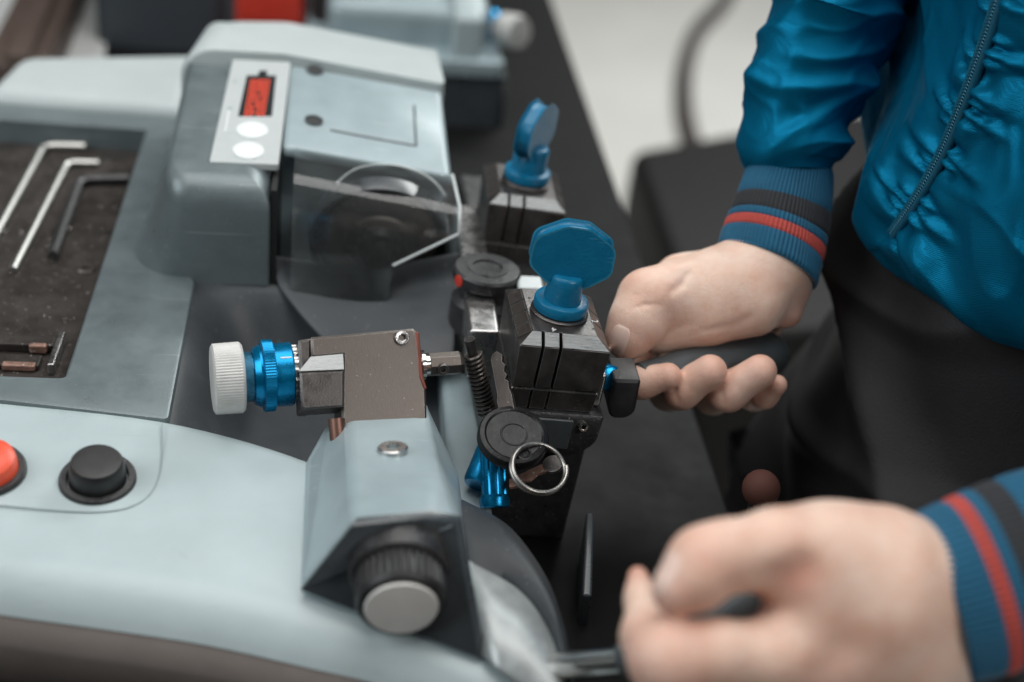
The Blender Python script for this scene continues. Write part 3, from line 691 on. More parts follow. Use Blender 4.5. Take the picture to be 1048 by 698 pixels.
def clamp(T, name, knob_yaw, marks, spring=False):
    jaw = loc_block(T, -.0258, .0258, -.030, .032, -.0325, 0, (.0075, .0058), None, .0012).build(name, DSTEEL, mach, 20)
    c = MB()
    for x in (-.0125, -.0025): c.box((x - .0008, -.034, -.06), (x + .0008, -.0215, .01), T)
    for y in (-.012, .0, .012): c.box((-.03, y - .0007, -.0075), (-.0195, y + .0007, .01), T)
    for y in (-.005, .009): c.box((.019, y - .0007, -.0075), (.03, y + .0007, .01), T)
    cut(jaw, c)
    bv = jaw.modifiers.new('bevel', 'BEVEL'); bv.width = .0004; bv.segments = 2; bv.limit_method = 'ANGLE'
    # chamfer facets in brighter steel (between the grooves)
    for a, b in ((-.0185, -.0136), (-.0116, -.0036), (-.0014, .0183)):
        s0 = -.0075
        f = MB(); dz = .00025
        ring = [(a if a > -.0185 else -.0248, -.0296, -.0058 + .0006), (b if b < .0183 else .0248, -.0296, -.0058 + .0006), (b, -.0227, -.0002), (a, -.0227, -.0002)]
        f.loft([[T @ Vector((p[0], p[1], p[2] - .001)) for p in ring], [T @ Vector((p[0], p[1] - dz, p[2] + dz)) for p in ring]])
        f.build('chamfer_facet', FACET, jaw, 20)
    for a, b in ((-.0220, -.0130), (-.0110, -.0010), (.0010, .0110), (.0130, .024)):
        ring = [(-.0254, a, -.0052), (-.0254, b, -.0052), (-.0186, b, -.0002), (-.0186, a, -.0002)]
        dz = .00025
        MB().loft([[T @ Vector((p[0], p[1], p[2] - .001)) for p in ring], [T @ Vector((p[0] - dz, p[1], p[2] + dz)) for p in ring]]).build('chamfer_facet', STEEL, jaw, 20)
    lowj = loc_block(T, -.0250, .0245, -.0285, .032, -.047, -.0337, (.0006, .0006), None, .0008).build('lower_jaw', DSTEEL, jaw, 20)
    c = MB()
    for x in (-.0132, -.0032): c.box((x - .0008, -.034, -.06), (x + .0008, -.0260, .0), T)
    cut(lowj, c)
    MB().loft([[T @ Vector((x, y, z)) for x, y in ((-.0238, -.0289), (.0236, -.0289), (.0236, .03), (-.0238, .03))] for z in (-.0345, -.0333)]).build('jaw_plate', BSTEEL, jaw, 20)
    wing_knob(T, knob_yaw, jaw)
    for ch, x, y, r in marks:
        cu = bpy.data.curves.new('mark', 'FONT'); cu.body = ch; cu.size = .0058; cu.extrude = .0002; cu.align_x = 'CENTER'; cu.align_y = 'CENTER'
        t = bpy.data.objects.new('mark', cu); COL.objects.link(t); dg = bpy.context.evaluated_depsgraph_get(); dg.update()
        me = bpy.data.meshes.new_from_object(t.evaluated_get(dg)); bpy.data.objects.remove(t)
        me.transform(T @ Matrix.Translation((x, y, .0002)) @ Matrix.Rotation(r, 4, 'Z')); me.materials.clear()
        link('engraved_number', me, MARK, jaw, None)
    for x, y in ((-.015, .014), (.0175, -.0145), (.015, .016)):
        MB().lathe([(.0007, .0), (.0007, .0003)], np.array(T @ Vector((x, y, 0))), np.array(T.col[2][:3]), 12).build('punch_dot', BLACK, jaw, 20)
    return jaw
near = clamp(TN, 'clamp', math.radians(-6), (('4', -.006, -.0195, PI * .96), ('2', .0195, -.0065, -PI / 2 + .1)))
far = clamp(TF, 'clamp', math.radians(62), ())
# carriage below the clamps
T = TN
MB().loft([[T @ Vector(p) for p in ring] for ring in (
    [(-.030, -.016, -.150), (.030, -.016, -.150), (.030, .29, -.150), (-.030, .29, -.150)],
    [(-.030, -.016, -.075), (.030, -.016, -.075), (.030, .29, -.075), (-.030, .29, -.075)],
    [(-.022, -.020, -.064), (.026, -.020, -.064), (.026, .28, -.064), (-.022, .28, -.064)],
    [(-.022, -.020, -.0475), (.026, -.020, -.0475), (.026, .28, -.0475), (-.022, .28, -.0475)])]).build('carriage', BLACKW, mach, 30, .003)
# rounded foot plate under the near clamp
ol = [(-.017, -.074), (.020, -.076), (.030, -.066), (.031, -.0478), (-.017, -.0478)]
MB().loft([[T @ Vector((p[0], y, p[1])) for p in rpoly(ol, [.003, .012, .010, .001, .001], ins, 6)] for ins, y in ((.002, -.0315), (0, -.030), (0, .0))]).build('carriage_foot', BLACKW, mach, 40)
MB().box((-.015, -.0335, -.070), (.0135, -.0316, -.050), T).build('carriage_plate', DARKB, mach, 30, .003)
screw('carriage_screw', np.array(T @ Vector((.0195, -.033, -.0535))), np.array(T.to_3x3() @ Vector((0, -1, .3))), .003, mach, CHROME)
# round black stop with red mark between the clamps
ps = at(499, 275, z=.128)
st = MB().lathe([(.020, -.085), (.020, -.022), (.0165, -.018), (.0165, -.010), (.0205, -.008), (.0212, -.006), (.0212, -.001), (.0198, .0006), (.013, .0008), (.0125, .0016), (.0095, .0016), (.009, .0002)], ps, (0.05, 0, 1), 56).build('stop_button', BLACKW, mach)
pm = ps + np.array((-.0185, -.0110, -.0035))
MB().lathe([(.0038, -.003), (.0038, .0002), (.0025, .0005)], pm, (-.85, -.5, .1), 16).build('red_mark', REDM, st)
# bright rail pieces seen behind
MB().box((-.046, .03, .085), (-.028, .20, .118)).build('guide_rail', BSTEEL, mach, 30, .002)
gbk = at(543, 291, z=.126)
MB().box((gbk[0] - .008, gbk[1] - .004, .09), (gbk[0] + .008, gbk[1] + .012, .126)).build('guide_block', PANEL, mach, 30, .002)
# spring on its rod
s0 = at(484, 362, y=-.004); s1 = at(499, 424, y=-.004); dv = s1 - s0; Ls = np.linalg.norm(dv); dv /= Ls
e1 = np.cross(dv, (0, 1, 0)); e1 /= np.linalg.norm(e1); e2 = np.cross(dv, e1); NT = 15
MB().tube([s0 + dv * Ls * k / (NT * 14) + (e1 * math.cos(2 * PI * k / 14) + e2 * math.sin(2 * PI * k / 14)) * .0046 for k in range(NT * 14)], .0011, 7).build('spring', STEEL, mach)
MB().tube([s0 - dv * .01, s1 + dv * .03], .003, 12).build('spring_rod', DSTEEL, mach)
# blue clamping levers below the key
bl = at(497, 478, d=.795); MB().lathe([(.004, -.014), (.0085, -.012), (.009, -.010), (.009, .010), (.008, .012), (.003, .0125)], bl, (-.35, -.75, -.5), 40).build('lock_nut', BLUEA, mach)
bl2 = at(505, 484, d=.787); MB().lathe([(.007, -.012, 0), (.0072, -.010, 1), (.0072, .012, 1), (.0082, .0135, 0), (.0085, .016, 0), (.0082, .0185, 0), (.0076, .0192, 0), (.002, .0193, 0)], bl2, (.06, -.62, -.72), 60, lambda k: 1 if k % 6 < 4 else .9).build('lock_screw', BLUEA, mach, 25)
# lever stub at the operator's side of the near clamp and black hand lever
hb = at(636, 399, d=.813)
ol = [(-.0075, -.0135), (.0075, -.0135), (.0078, .0125), (-.0075, .0130)]
MB().loft([[hb + CR * p[0] + np.array((0, y, p[1])) for p in rpoly(ol, [.0055, .0070, .0012, .0012], ins, 6)] for ins, y in ((.0015, -.010), (0, -.0085), (0, .014))]).build('lever_hub', BLACK, mach, 40)
MB().box((.022, -.022, -.047), (.030, .0, -.025), T).build('lever_bracket', BSTEEL, mach, 30, .002)
MB().lathe([(.006, -.004), (.0075, -.003), (.0075, .004), (.006, .005)], at(622, 386, d=.812), (.2, -.9, .4), 24).build('blue_spacer', BLUEA, mach)
h0 = at(640, 392, d=.835); h1 = at(800, 360, d=.885); hd = h1 - h0; hL = np.linalg.norm(hd); hd /= hL
lev = MB().tube([h0 - hd * .01, h0 + hd * .05], .006, 16).build('clamp_lever', DSTEEL, mach)
MB().lathe([(.008, .008), (.0105, .010), (.0110, .020), (.0125, .034), (.0145, .055), (.0140, .070), (.0150, hL - .018), (.0138, hL - .008), (.0105, hL - .002), (.004, hL)], h0, hd, 40).build('grip', RUBBER, lev)
# feed lever of the near hand
f0 = at(565, 683, d=.655); f1 = at(650, 676, d=.62)
fd = f1 - f0; fd /= np.linalg.norm(fd)
flv = MB().lathe([(.0068, -.03), (.0068, np.linalg.norm(f1 - f0) - .002), (.0072, np.linalg.norm(f1 - f0))], f0, fd, 28).build('feed_lever', CHROME, mach)
g1 = at(640, 677, d=.625); g2 = at(700, 655, d=.61); g3 = at(757, 622, d=.605); g4 = at(820, 590, d=.61)
MB().tube(spline([g1, g2, g3, g4], 16), [.0085, .0098, .0102] + [.0105] * 10 + [.0105, .009, .005], 24).build('grip', RUBBER, flv)
bk = at(779, 500, x=.117)
sl_ = MB().tube([(bk[0], bk[1], .0), (bk[0], bk[1], bk[2])], .005, 12).build('slide_lever', BLACK, mach)
MB().lathe([(.004, -.010)] + [(.0108 * math.sin(a), -.0108 * math.cos(a)) for a in np.linspace(.4, 3.0, 12)], bk, (0, 0, 1), 28).build('ball_knob', mat('brown_ball', (.085, .034, .026), .7, spec=.2), sl_)
# thin bracket beside the carriage
bq = [at(591, 640, z=.0), at(601, 640, z=.0), at(600, 575, z=.0), at(592, 575, z=.0)]
block([tuple(p[:2]) for p in bq], .0015, 0, lambda x, y: .022 + .28 * (y - bq[0][1]), .0015).build('bracket', DARKB, mach)

# ------------------------------------------------------------------ keys
key = empty('key', tuple(at(520, 400, d=.775)))
tag(key, 'key with worn round black head hanging from the near clamp', 'key')
kc_ = at(526, 445, d=.772)
kn_ = np.array((.06, -.40, .92)); kn_ /= np.linalg.norm(kn_)        # face of the head
ku = at(512, 372, n=kn_, p=kc_ ) - kc_; ku = ku - ku.dot(kn_) * kn_; ku /= np.linalg.norm(ku); kv = np.cross(kn_, ku)
rs = []
def hring(r, h, hole=False): return [kc_ + kn_ * h + ku * (r * .98 * math.cos(2 * PI * k / 48)) + kv * (r * 1.02 * math.sin(2 * PI * k / 48)) for k in range(48)]
r0 = .0192
hd_ = MB().loft([hring(.0155, -.0075), hring(r0 - .001, -.0070), hring(r0, -.0055), hring(r0, -.001), hring(r0 - .0008, .0006), hring(r0 - .003, .0012), hring(r0 - .0036, .0009), hring(r0 - .0042, .0004), hring(.0075, .0004), hring(.0072, .0008), hring(.0068, .0008), hring(.0064, .0004), hring(.001, .0004)]).build('head', BLACKG, key, 30)
hole = kc_ - ku * .0125 - kv * .0035
if at(0, 0, d=1)[0] > 9: pass
MB().lathe([(.0042, .0), (.0042, .0011), (.0032, .0013), (.0026, .0004)], hole, kn_, 28).build('hole', BLACK, hd_)
# blade: cut profile, real thickness
bn = np.array((-.55, -.75, .35)); bn -= bn.dot(ku) * ku; bn /= np.linalg.norm(bn); bw = np.cross(bn, ku)
base = kc_ + ku * .016 - kn_ * .003
prof = [(-.005, 0), (-.005, .010), (-.0042, .013), (-.0042, .0155), (-.0046, .018), (-.0026, .0205), (-.0044, .0225), (-.0030, .026), (-.0046, .029), (-.0028, .032), (-.0040, .036), (-.001, .040), (.002, .040), (.004, .037), (.004, .013), (.005, .010), (.005, 0)]
MB().loft([[base + bw * x + ku * y + bn * h for x, y in prof] for h in (-.0011, .0011)]).build('blade', STEEL, key, 20)
# rings
rg = empty('key_ring', tuple(at(552, 482, d=.765))); tag(rg, 'round steel split ring threaded through the black key head', 'key ring')
rc = at(550, 481, d=.764); rn = np.array((.30, -.42, .86)); rn /= np.linalg.norm(rn)
a1 = np.cross((0, 0, 1.), rn); a1 /= np.linalg.norm(a1); a2 = np.cross(rn, a1)
def ringpts(c, r, n0, turns, pitch, ph=0): return [c + (a1 * math.cos(ph + 2 * PI * k / 60) + a2 * .88 * math.sin(ph + 2 * PI * k / 60)) * r + rn * (pitch * k / 60) for k in range(int(60 * turns) + 1)]
MB().tube(ringpts(rc, .0164, 0, 1.75, .0022, 1.2), .0012, 10).build('coil', RINGM, rg)
key2 = empty('key', tuple(at(545, 482, d=.782))); tag(key2, 'small thin key on the split ring behind the black key head', 'key')
kq = at(544, 486, d=.778); e_u = np.array((.8, .2, .35)); e_u /= np.linalg.norm(e_u); e_n = np.cross(e_u, (0, 1, 0.3)); e_n /= np.linalg.norm(e_n); e_v = np.cross(e_n, e_u)
MB().loft([[kq + e_u * x + e_v * y + e_n * h for x, y in ((-.014, -.002), (-.010, -.0035), (-.006, -.002), (-.002, -.0035), (.003, -.0018), (.010, -.003), (.010, .003), (-.012, .003))] for h in (-.0009, .0009)]).build('blade', RUST, key2, 20)
MB().lathe([(.003, -.0012), (.0055, -.0012), (.006, 0), (.0055, .0012), (.003, .0012)], kq + e_u * .013, e_n, 30).build('head', DSTEEL, key2)

# ------------------------------------------------------------------ hex keys in the tray
def hexkey(pxs, rr, m, label):
    P = [at(px, py, z=ZTR + rr * .9 + .0004) for px, py in pxs]
    a, b, c = P; path = [a]
    d1 = (b - a) / np.linalg.norm(b - a); d2 = (c - b) / np.linalg.norm(c - b); R = .009
    p1 = b - d1 * R; p2 = b + d2 * R
    for t in np.linspace(0, 1, 8): path.append((1 - t) ** 2 * p1 + 2 * t * (1 - t) * b + t * t * p2)
    path.append(c)
    root = tag(MB().tube(path, rr, 6).build('hex_key', m, None, 20, .0003), label, 'hex key', 'hex keys lying in the tray')
    return root
HEXS = mat('satin_hex_steel', (.46, .46, .44), .32, .9, .1, 100)
hexkey([(-20, 268), (45, 149), (87, 150)], .0030, HEXS, 'silver hex key with the longest arm, farthest from the tray screw')
hexkey([(13, 276), (69, 166), (101, 167)], .0027, HEXS, 'slim silver hex key lying between another silver one and the black one')
hexkey([(54, 261), (82, 184), (132, 183)], .0038, BLACKW, 'thick black hex key in the tray beside the screw')
# ------------------------------------------------------------------ the person
from mathutils.bvhtree import BVHTree
def surface_nets(F, lo, h):
    """numpy naive surface nets -> verts, quads"""
    ins = F < 0; nx, ny, nz = F.shape
    cs = [(i, j, k) for i in (0, 1) for j in (0, 1) for k in (0, 1)]
    sub = lambda A, c: A[c[0]:nx - 1 + c[0], c[1]:ny - 1 + c[1], c[2]:nz - 1 + c[2]]
    cnt = sum(sub(ins, c).astype(np.int8) for c in cs); act = (cnt > 0) & (cnt < 8)
    idx = -np.ones(act.shape, int); A = np.argwhere(act); idx[act] = np.arange(len(A))
    acc = np.zeros((len(A), 3)); num = np.zeros(len(A))
    for a in cs:
        for ax in range(3):
            if a[ax]: continue
            b = list(a); b[ax] = 1
            fa = F[A[:, 0] + a[0], A[:, 1] + a[1], A[:, 2] + a[2]]; fb = F[A[:, 0] + b[0], A[:, 1] + b[1], A[:, 2] + b[2]]
            m = (fa < 0) != (fb < 0); t = np.where(m, fa / np.where(m, fa - fb, 1), 0)
            p = np.tile(np.array(a, float), (len(A), 1)); p[:, ax] += t
            acc += np.where(m[:, None], p, 0); num += m
    V = (A + acc / num[:, None]) * h + lo; Q = []
    for ax in range(3):
        o1, o2 = [(1, 2), (2, 0), (0, 1)][ax]
        s = [slice(1, n - 1) for n in F.shape]; s[ax] = slice(0, F.shape[ax] - 1); s2 = list(s); s2[ax] = slice(1, F.shape[ax])
        ch = ins[tuple(s)] != ins[tuple(s2)]; W_ = np.argwhere(ch)
        off = np.array([1, 1, 1]); off[ax] = 0; W_ = W_ + off; flip = ins[W_[:, 0], W_[:, 1], W_[:, 2]]
        d1 = np.zeros(3, int); d1[o1] = 1; d2 = np.zeros(3, int); d2[o2] = 1
        g = lambda q: idx[q[:, 0], q[:, 1], q[:, 2]]
        q = np.stack([g(W_ - d1 - d2), g(W_ - d2), g(W_), g(W_ - d1)], 1)
        Q.append(np.where(flip[:, None], q, q[:, ::-1]))
    return V, np.concatenate(Q)
def smin(a, b, k):
    h = np.clip(.5 + .5 * (b - a) / k, 0, 1); return b * (1 - h) + a * h - k * h * (1 - h)
def cone(P, a, b):
    """tapered capsule between (point, radius) a and b"""
    ba = b[0] - a[0]; t = np.clip(((P - a[0]) @ ba) / (ba @ ba), 0, 1)
    return np.linalg.norm(P - a[0] - t[..., None] * ba, axis=-1) - (a[1] + t * (b[1] - a[1]))
def J(px, py, d, r): return (at(px, py, d=d), r * d / FPX)
def chain(P, js, k):
    F = None
    for a, b in zip(js[:-1], js[1:]):
        f = cone(P, a, b); F = f if F is None else smin(F, f, k)
    return F
def hand_mesh(palm, fingers, creases, bumps, h, reds, kp=.011, kf=.006):
    allj = [j for g in palm for j in g] + [j for g in fingers for j in g[0]]
    lo = np.min([j[0] - j[1] for j in allj], 0) - .006; hi = np.max([j[0] + j[1] for j in allj], 0) + .006
    n = np.ceil((hi - lo) / h).astype(int) + 1
    P = np.stack(np.meshgrid(*[lo[i] + h * np.arange(n[i]) for i in range(3)], indexing='ij'), -1)
    B = None
    for g in palm:
        f = chain(P, g, .008); B = f if B is None else smin(B, f, kp)
    F = B
    for g, kk in fingers: F = np.minimum(F, smin(chain(P, g, kf), B, kk))
    for pts, amp, w in creases:
        for a, b in zip(pts[:-1], pts[1:]): F = F + (amp * 1.6 if amp > 0 else amp) * np.exp(-(np.maximum(cone(P, (a, 0), (b, 0)), 0) / w) ** 2)
    for c, amp, w in bumps: F = F - amp * np.exp(-(np.linalg.norm(P - c, axis=-1) / w) ** 2)
    V, Q = surface_nets(F, lo, h)
    # light Laplacian smoothing
    e = np.concatenate([Q[:, [0, 1]], Q[:, [1, 2]], Q[:, [2, 3]], Q[:, [3, 0]]]); e = np.concatenate([e, e[:, ::-1]])
    for it in range(4):
        s_ = np.zeros_like(V); c_ = np.zeros(len(V)); np.add.at(s_, e[:, 0], V[e[:, 1]]); np.add.at(c_, e[:, 0], 1)
        V = V * .5 + .5 * s_ / c_[:, None]
    red = np.zeros(len(V))
    for c, w in reds: red = np.maximum(red, np.exp(-(np.linalg.norm(V - c, axis=1) / w) ** 2))
    return V, Q, red

person = empty('person', (.32, .07, ZF)); tag(person, 'person in shiny blue jacket and dark trousers pulling two levers', 'person')
SKIN = mat('skin', (.80, .49, .365), .44, 0, .0, 48, 0, 750, .11, sss=.20, col2=(.92, .70, .58))
def skin_detail(m):
    nt_ = m.node_tree; N = nt_.nodes; L = nt_.links; b = N['Principled BSDF']; old = b.inputs['Base Color'].links[0].from_socket
    an = N.new('ShaderNodeAttribute'); an.attribute_name = 'redness'
    mm = N.new('ShaderNodeMath'); mm.operation = 'MULTIPLY'; mm.inputs[1].default_value = .7; L.new(an.outputs['Fac'], mm.inputs[0])
    mx = N.new('ShaderNodeMix'); mx.data_type = 'RGBA'; L.new(mm.outputs[0], mx.inputs[0]); L.new(old, mx.inputs[6]); mx.inputs[7].default_value = (.68, .28, .20, 1)
    L.new(mx.outputs[2], b.inputs['Base Color'])
    tc = N.new('ShaderNodeTexCoord'); v = N.new('ShaderNodeTexVoronoi'); v.feature = 'DISTANCE_TO_EDGE'; v.inputs['Scale'].default_value = 850; L.new(tc.outputs['Object'], v.inputs['Vector'])
    n = N.new('ShaderNodeTexNoise'); n.inputs['Scale'].default_value = 210; n.inputs['Detail'].default_value = 6; L.new(tc.outputs['Object'], n.inputs['Vector'])
    ad = N.new('ShaderNodeMath'); ad.operation = 'ADD'; L.new(v.outputs['Distance'], ad.inputs[0]); L.new(n.outputs[0], ad.inputs[1])
    bp = N.new('ShaderNodeBump'); bp.inputs['Strength'].default_value = .38; bp.inputs['Distance'].default_value = .0009; L.new(ad.outputs[0], bp.inputs['Height']); L.new(bp.outputs[0], b.inputs['Normal'])
skin_detail(SKIN)
NAIL = mat('nail', (.88, .64, .55), .28, 0, .04, 60, sss=.2)
# --- right hand (farther): thumb along the lever, fingers curled under it
palm1 = [[J(815, 195, .893, 26), J(803, 228, .885, 34), J(786, 270, .876, 43)],
         [J(786, 274, .874, 44), J(738, 296, .868, 41), J(705, 306, .864, 37)],
         [J(775, 284, .895, 42), J(700, 296, .892, 34), J(672, 312, .895, 26)],
         [J(770, 312, .862, 33), J(722, 322, .858, 29), J(700, 328, .858, 24)],
         [J(808, 300, .876, 17), J(807, 322, .872, 13)],
         [J(775, 320, .90, 32), J(700, 345, .905, 26)]]
f1 = [([J(722, 298, .862, 36), J(690, 300, .857, 31), J(664, 307, .852, 31), J(652, 330, .847, 28), J(643, 345, .845, 24)], .009),
      ([J(712, 332, .860, 20), J(676, 342, .858, 18), J(660, 345, .856, 15)], .010),
      ([J(655, 340, .91, 19), J(648, 388, .875, 17), J(657, 391, .840, 16), J(684, 385, .834, 14)], .008),
      ([J(695, 350, .91, 20), J(684, 400, .885, 19), J(697, 399, .846, 19), J(727, 380, .834, 17.5)], .008),
      ([J(740, 350, .91, 20), J(730, 404, .885, 19), J(745, 401, .847, 19), J(778, 380, .836, 17.5)], .008),
      ([J(772, 350, .91, 17), J(772, 404, .885, 15), J(782, 404, .856, 13), J(795, 394, .846, 11)], .008)]
A1 = lambda px, py, d: at(px, py, d=d)
cr1 = [([A1(646, 318, .833), A1(660, 312, .832), A1(676, 312, .834)], .0007, .0012), ([A1(650, 303, .836), A1(664, 299, .836), A1(680, 300, .837)], .0008, .0013), ([A1(668, 292, .838), A1(684, 286, .840)], .0006, .0013), ([A1(662, 380, .824), A1(668, 398, .824)], .0008, .0012), ([A1(715, 376, .822), A1(722, 394, .822)], .0009, .0013), ([A1(766, 376, .824), A1(773, 394, .824)], .0009, .0013), ([A1(690, 398, .834), A1(694, 412, .836)], .0009, .0014), ([A1(738, 400, .835), A1(742, 414, .837)], .0009, .0014), ([A1(735, 262, .85), A1(690, 272, .842)], -.0007, .0035), ([A1(790, 300, .85), A1(745, 345, .84)], .0005, .003), ([A1(655, 303, .838), A1(668, 296, .838), A1(672, 290, .84)], .0011, .0016), ([A1(650, 312, .836), A1(664, 306, .836)], .0007, .0014),
       ([A1(688, 298, .836), A1(698, 291, .838), A1(704, 282, .842)], .0010, .0022), ([A1(652, 328, .834), A1(668, 322, .836)], .0006, .0014),
       ([A1(720, 338, .842), A1(750, 333, .842)], .0006, .002), ([A1(702, 393, .83), A1(708, 402, .83)], .0008, .0015), ([A1(752, 394, .831), A1(758, 404, .831)], .0008, .0015)]
bp1 = [(A1(675, 306, .838), .0010, .006), (A1(760, 285, .846), .0012, .012)]
rd1 = [(g[0][i][0], g[0][i][1] * 1.25) for g in f1[2:] for i in (2, 3)] + [(f1[0][0][2][0], .015), (f1[0][0][4][0], .014), (palm1[4][1][0], .012)]
V1, Q1, R1 = hand_mesh(palm1, f1, cr1, bp1, .0011, rd1)
# --- left hand (nearer): fist with the thumb over the curled index finger
palm2 = [[J(1090, 566, .62, 46), J(1030, 575, .60, 48), J(955, 594, .586, 56), J(900, 583, .578, 62), J(845, 576, .572, 60)],
         [J(1090, 630, .63, 46), J(1030, 630, .605, 48), J(962, 642, .592, 58), J(900, 655, .585, 70), J(838, 662, .578, 62)],
         [J(935, 618, .588, 50), J(895, 618, .573, 62), J(838, 615, .566, 50)],
         [J(900, 712, .60, 60), J(840, 726, .59, 60)]]
f2 = [([J(852, 572, .572, 54), J(795, 564, .562, 42), J(745, 569, .554, 35), J(720, 575, .551, 34), J(710, 592, .549, 32), J(692, 605, .547, 25)], .010),
      ([J(838, 664, .572, 56), J(782, 672, .556, 36), J(735, 669, .550, 33), J(684, 674, .549, 40), J(664, 652, .565, 27), J(656, 612, .58, 15), J(653, 590, .588, 11)], .010),
      ([J(825, 730, .58, 52), J(740, 738, .56, 38), J(690, 742, .56, 38), J(668, 720, .58, 26)], .012),
      ([J(830, 785, .60, 46), J(745, 800, .58, 36), J(695, 800, .58, 34), J(680, 780, .60, 24)], .012)]
cr2 = [([A1(700, 560, .527), A1(712, 572, .527), A1(716, 590, .527)], .0008, .0020), ([A1(708, 552, .527), A1(722, 562, .527)], .0006, .0016),
       ([A1(800, 592, .545), A1(822, 582, .543)], .0020, .0060), ([A1(692, 640, .525), A1(700, 655, .522)], .0006, .0016),
       ([A1(845, 690, .545), A1(865, 672, .545)], .0012, .006)]
bp2 = [(A1(790, 645, .532), .0016, .008), (A1(830, 540, .545), .0014, .014)]
rd2 = [(f2[0][0][3][0], .014), (f2[0][0][5][0], .012), (f2[1][0][3][0], .017), (f2[1][0][6][0], .008), (f2[1][0][0][0], .024), (A1(815, 590, .55), .012)]
V2, Q2, R2 = hand_mesh(palm2, f2, cr2, bp2, .0013, rd2)
def hand_obj(V, Q, R):
    me = bpy.data.meshes.new('hand'); me.from_pydata(V.tolist(), [], Q.tolist()); me.update()
    at_ = me.attributes.new('redness', 'FLOAT', 'POINT'); at_.data.foreach_set('value', R.astype(np.float32))
    o = link('hand', me, SKIN, person, 180)
    return o, BVHTree.FromPolygons([v.co for v in me.vertices], [p.vertices[:] for p in me.polygons])
hand1, bv1 = hand_obj(V1, Q1, R1); hand2, bv2 = hand_obj(V2, Q2, R2)
def nail(body, bvh, c, axis, nrm, L, Wd):
    axis = np.array(axis, float); axis /= np.linalg.norm(axis); nrm = np.array(nrm, float); nrm -= nrm.dot(axis) * axis; nrm /= np.linalg.norm(nrm); side = np.cross(axis, nrm)
    rows = []
    for i in range(13):
        row = []; v = i / 6 - 1
        w = Wd * (1 - abs(v) ** 3.2 * (.55 if v < 0 else .35))
        for j in range(13):
            u = j / 6 - 1; p = c + axis * v * L + side * u * w
            hit = bvh.ray_cast(Vector(p + nrm * .02), Vector(-nrm), .05)
            q = np.array(hit[0]) if hit[0] is not None else p
            e = max(abs(u), abs(v)); lift = .0006 * (1 - e ** 8) - .00025 * e ** 8 + (.0007 if v > .9 else 0)
            row.append(q + nrm * lift)
        rows.append(row)
    o = MB().loft(rows, closed=False, cap0=False, cap1=False).build('fingernail', NAIL, body, 180); return o
cdir = lambda px, py: -ray(px, py) / np.linalg.norm(ray(px, py))
t0, t1 = J(652, 330, .847, 28)[0], J(643, 345, .845, 24)[0]
n1_ = cdir(640, 350) * .95 - CR * .30 + CU * .18
nail(hand1, bv1, t1 + (t1 - t0) * .30 - CR * .0005 + n1_ * .012, t1 - t0, n1_, .0074, .0066)
t0, t1 = J(710, 590, .549, 32)[0], J(690, 606, .547, 25)[0]
n2_ = -CR * .66 + CU * .50 + cdir(680, 600) * .50
nail(hand2, bv2, .45 * t0 + .55 * t1 + n2_ * .010, t1 - t0, n2_, .0072, .0058)

# --- jacket
def fab(name, col, rough=.42, weave=True):
    m = mat(name, col, rough, 0, .10, 22, 0, 10, .06, spec=.15); nt_ = m.node_tree; N = nt_.nodes; L = nt_.links; b = N['Principled BSDF']
    b.inputs['Specular Tint'].default_value = (.25, .72, 1, 1); b.inputs['Metallic'].default_value = .5
    tc = N.new('ShaderNodeTexCoord'); w1 = N.new('ShaderNodeTexWave'); w1.inputs['Scale'].default_value = 430; w1.bands_direction = 'Z'; w1.inputs['Distortion'].default_value = .8
    w2 = N.new('ShaderNodeTexWave'); w2.inputs['Scale'].default_value = 430; w2.bands_direction = 'DIAGONAL'; w2.inputs['Distortion'].default_value = .8
    L.new(tc.outputs['Object'], w1.inputs[0]); L.new(tc.outputs['Object'], w2.inputs[0])
    ad = N.new('ShaderNodeMath'); ad.operation = 'ADD'; L.new(w1.outputs[1], ad.inputs[0]); L.new(w2.outputs[1], ad.inputs[1])
    bp = N.new('ShaderNodeBump'); bp.inputs['Strength'].default_value = .24; bp.inputs['Distance'].default_value = .0005; L.new(ad.outputs[0], bp.inputs['Height']); L.new(bp.outputs[0], b.inputs['Normal'])
    return m
JACK = fab('blue_satin', (.002, .14, .265), .42)
KNIT = mat('blue_knit', (.001, .095, .185), .75, 0, .1, 60, .3, 900, sheen=.3)
KNITD = mat('charcoal_knit', (.022, .024, .028), .8, 0, .15, 60, .3, 900, sheen=.2)
KNITR = mat('red_knit', (.46, .06, .045), .75, 0, .1, 60, .3, 900, sheen=.2)
TROU = mat('charcoal_trousers', (.022, .021, .0225), .6, 0, .25, 12, .3, 700, spec=.3)
rng = np.random.RandomState(11)
def wnoise(u, v, fu, fv, n=26, seed=0):
    """sum of random waves, roughly -1..1; fu, fv the frequency bands"""
    r = np.random.RandomState(seed); s = 0
    for k in range(n):
        a = r.uniform(-1, 1) * fu; b = r.uniform(.25, 1) * fv * r.choice((-1, 1)); s = s + np.sin(a * u + b * v + r.uniform(0, 6.28)) / math.sqrt(n)
    return s
def ridged(u, v, fu, fv, seed): return 1 - np.abs(wnoise(u, v, fu, fv, 9, seed)) * 1.2
def grid_obj(V, name, m, parent, closed=True, smooth=180):
    """V: rows x cols x 3"""
    R_, C_ = V.shape[:2]; i = np.arange(R_ - 1)[:, None]; j = np.arange(C_ if closed else C_ - 1)[None, :]; j2 = (j + 1) % C_
    F = np.stack([i * C_ + j, i * C_ + j2, (i + 1) * C_ + j2, (i + 1) * C_ + j], -1).reshape(-1, 4)
    me = bpy.data.meshes.new(name); me.from_pydata(V.reshape(-1, 3).tolist(), [], F.tolist()); me.update()
    return link(name, me, m, parent, smooth)
TC = np.array((.350, .07)); NZ, NA = 230, 520
zz_ = np.concatenate([np.linspace(.163, .40, 200), np.linspace(.41, .66, 30)])
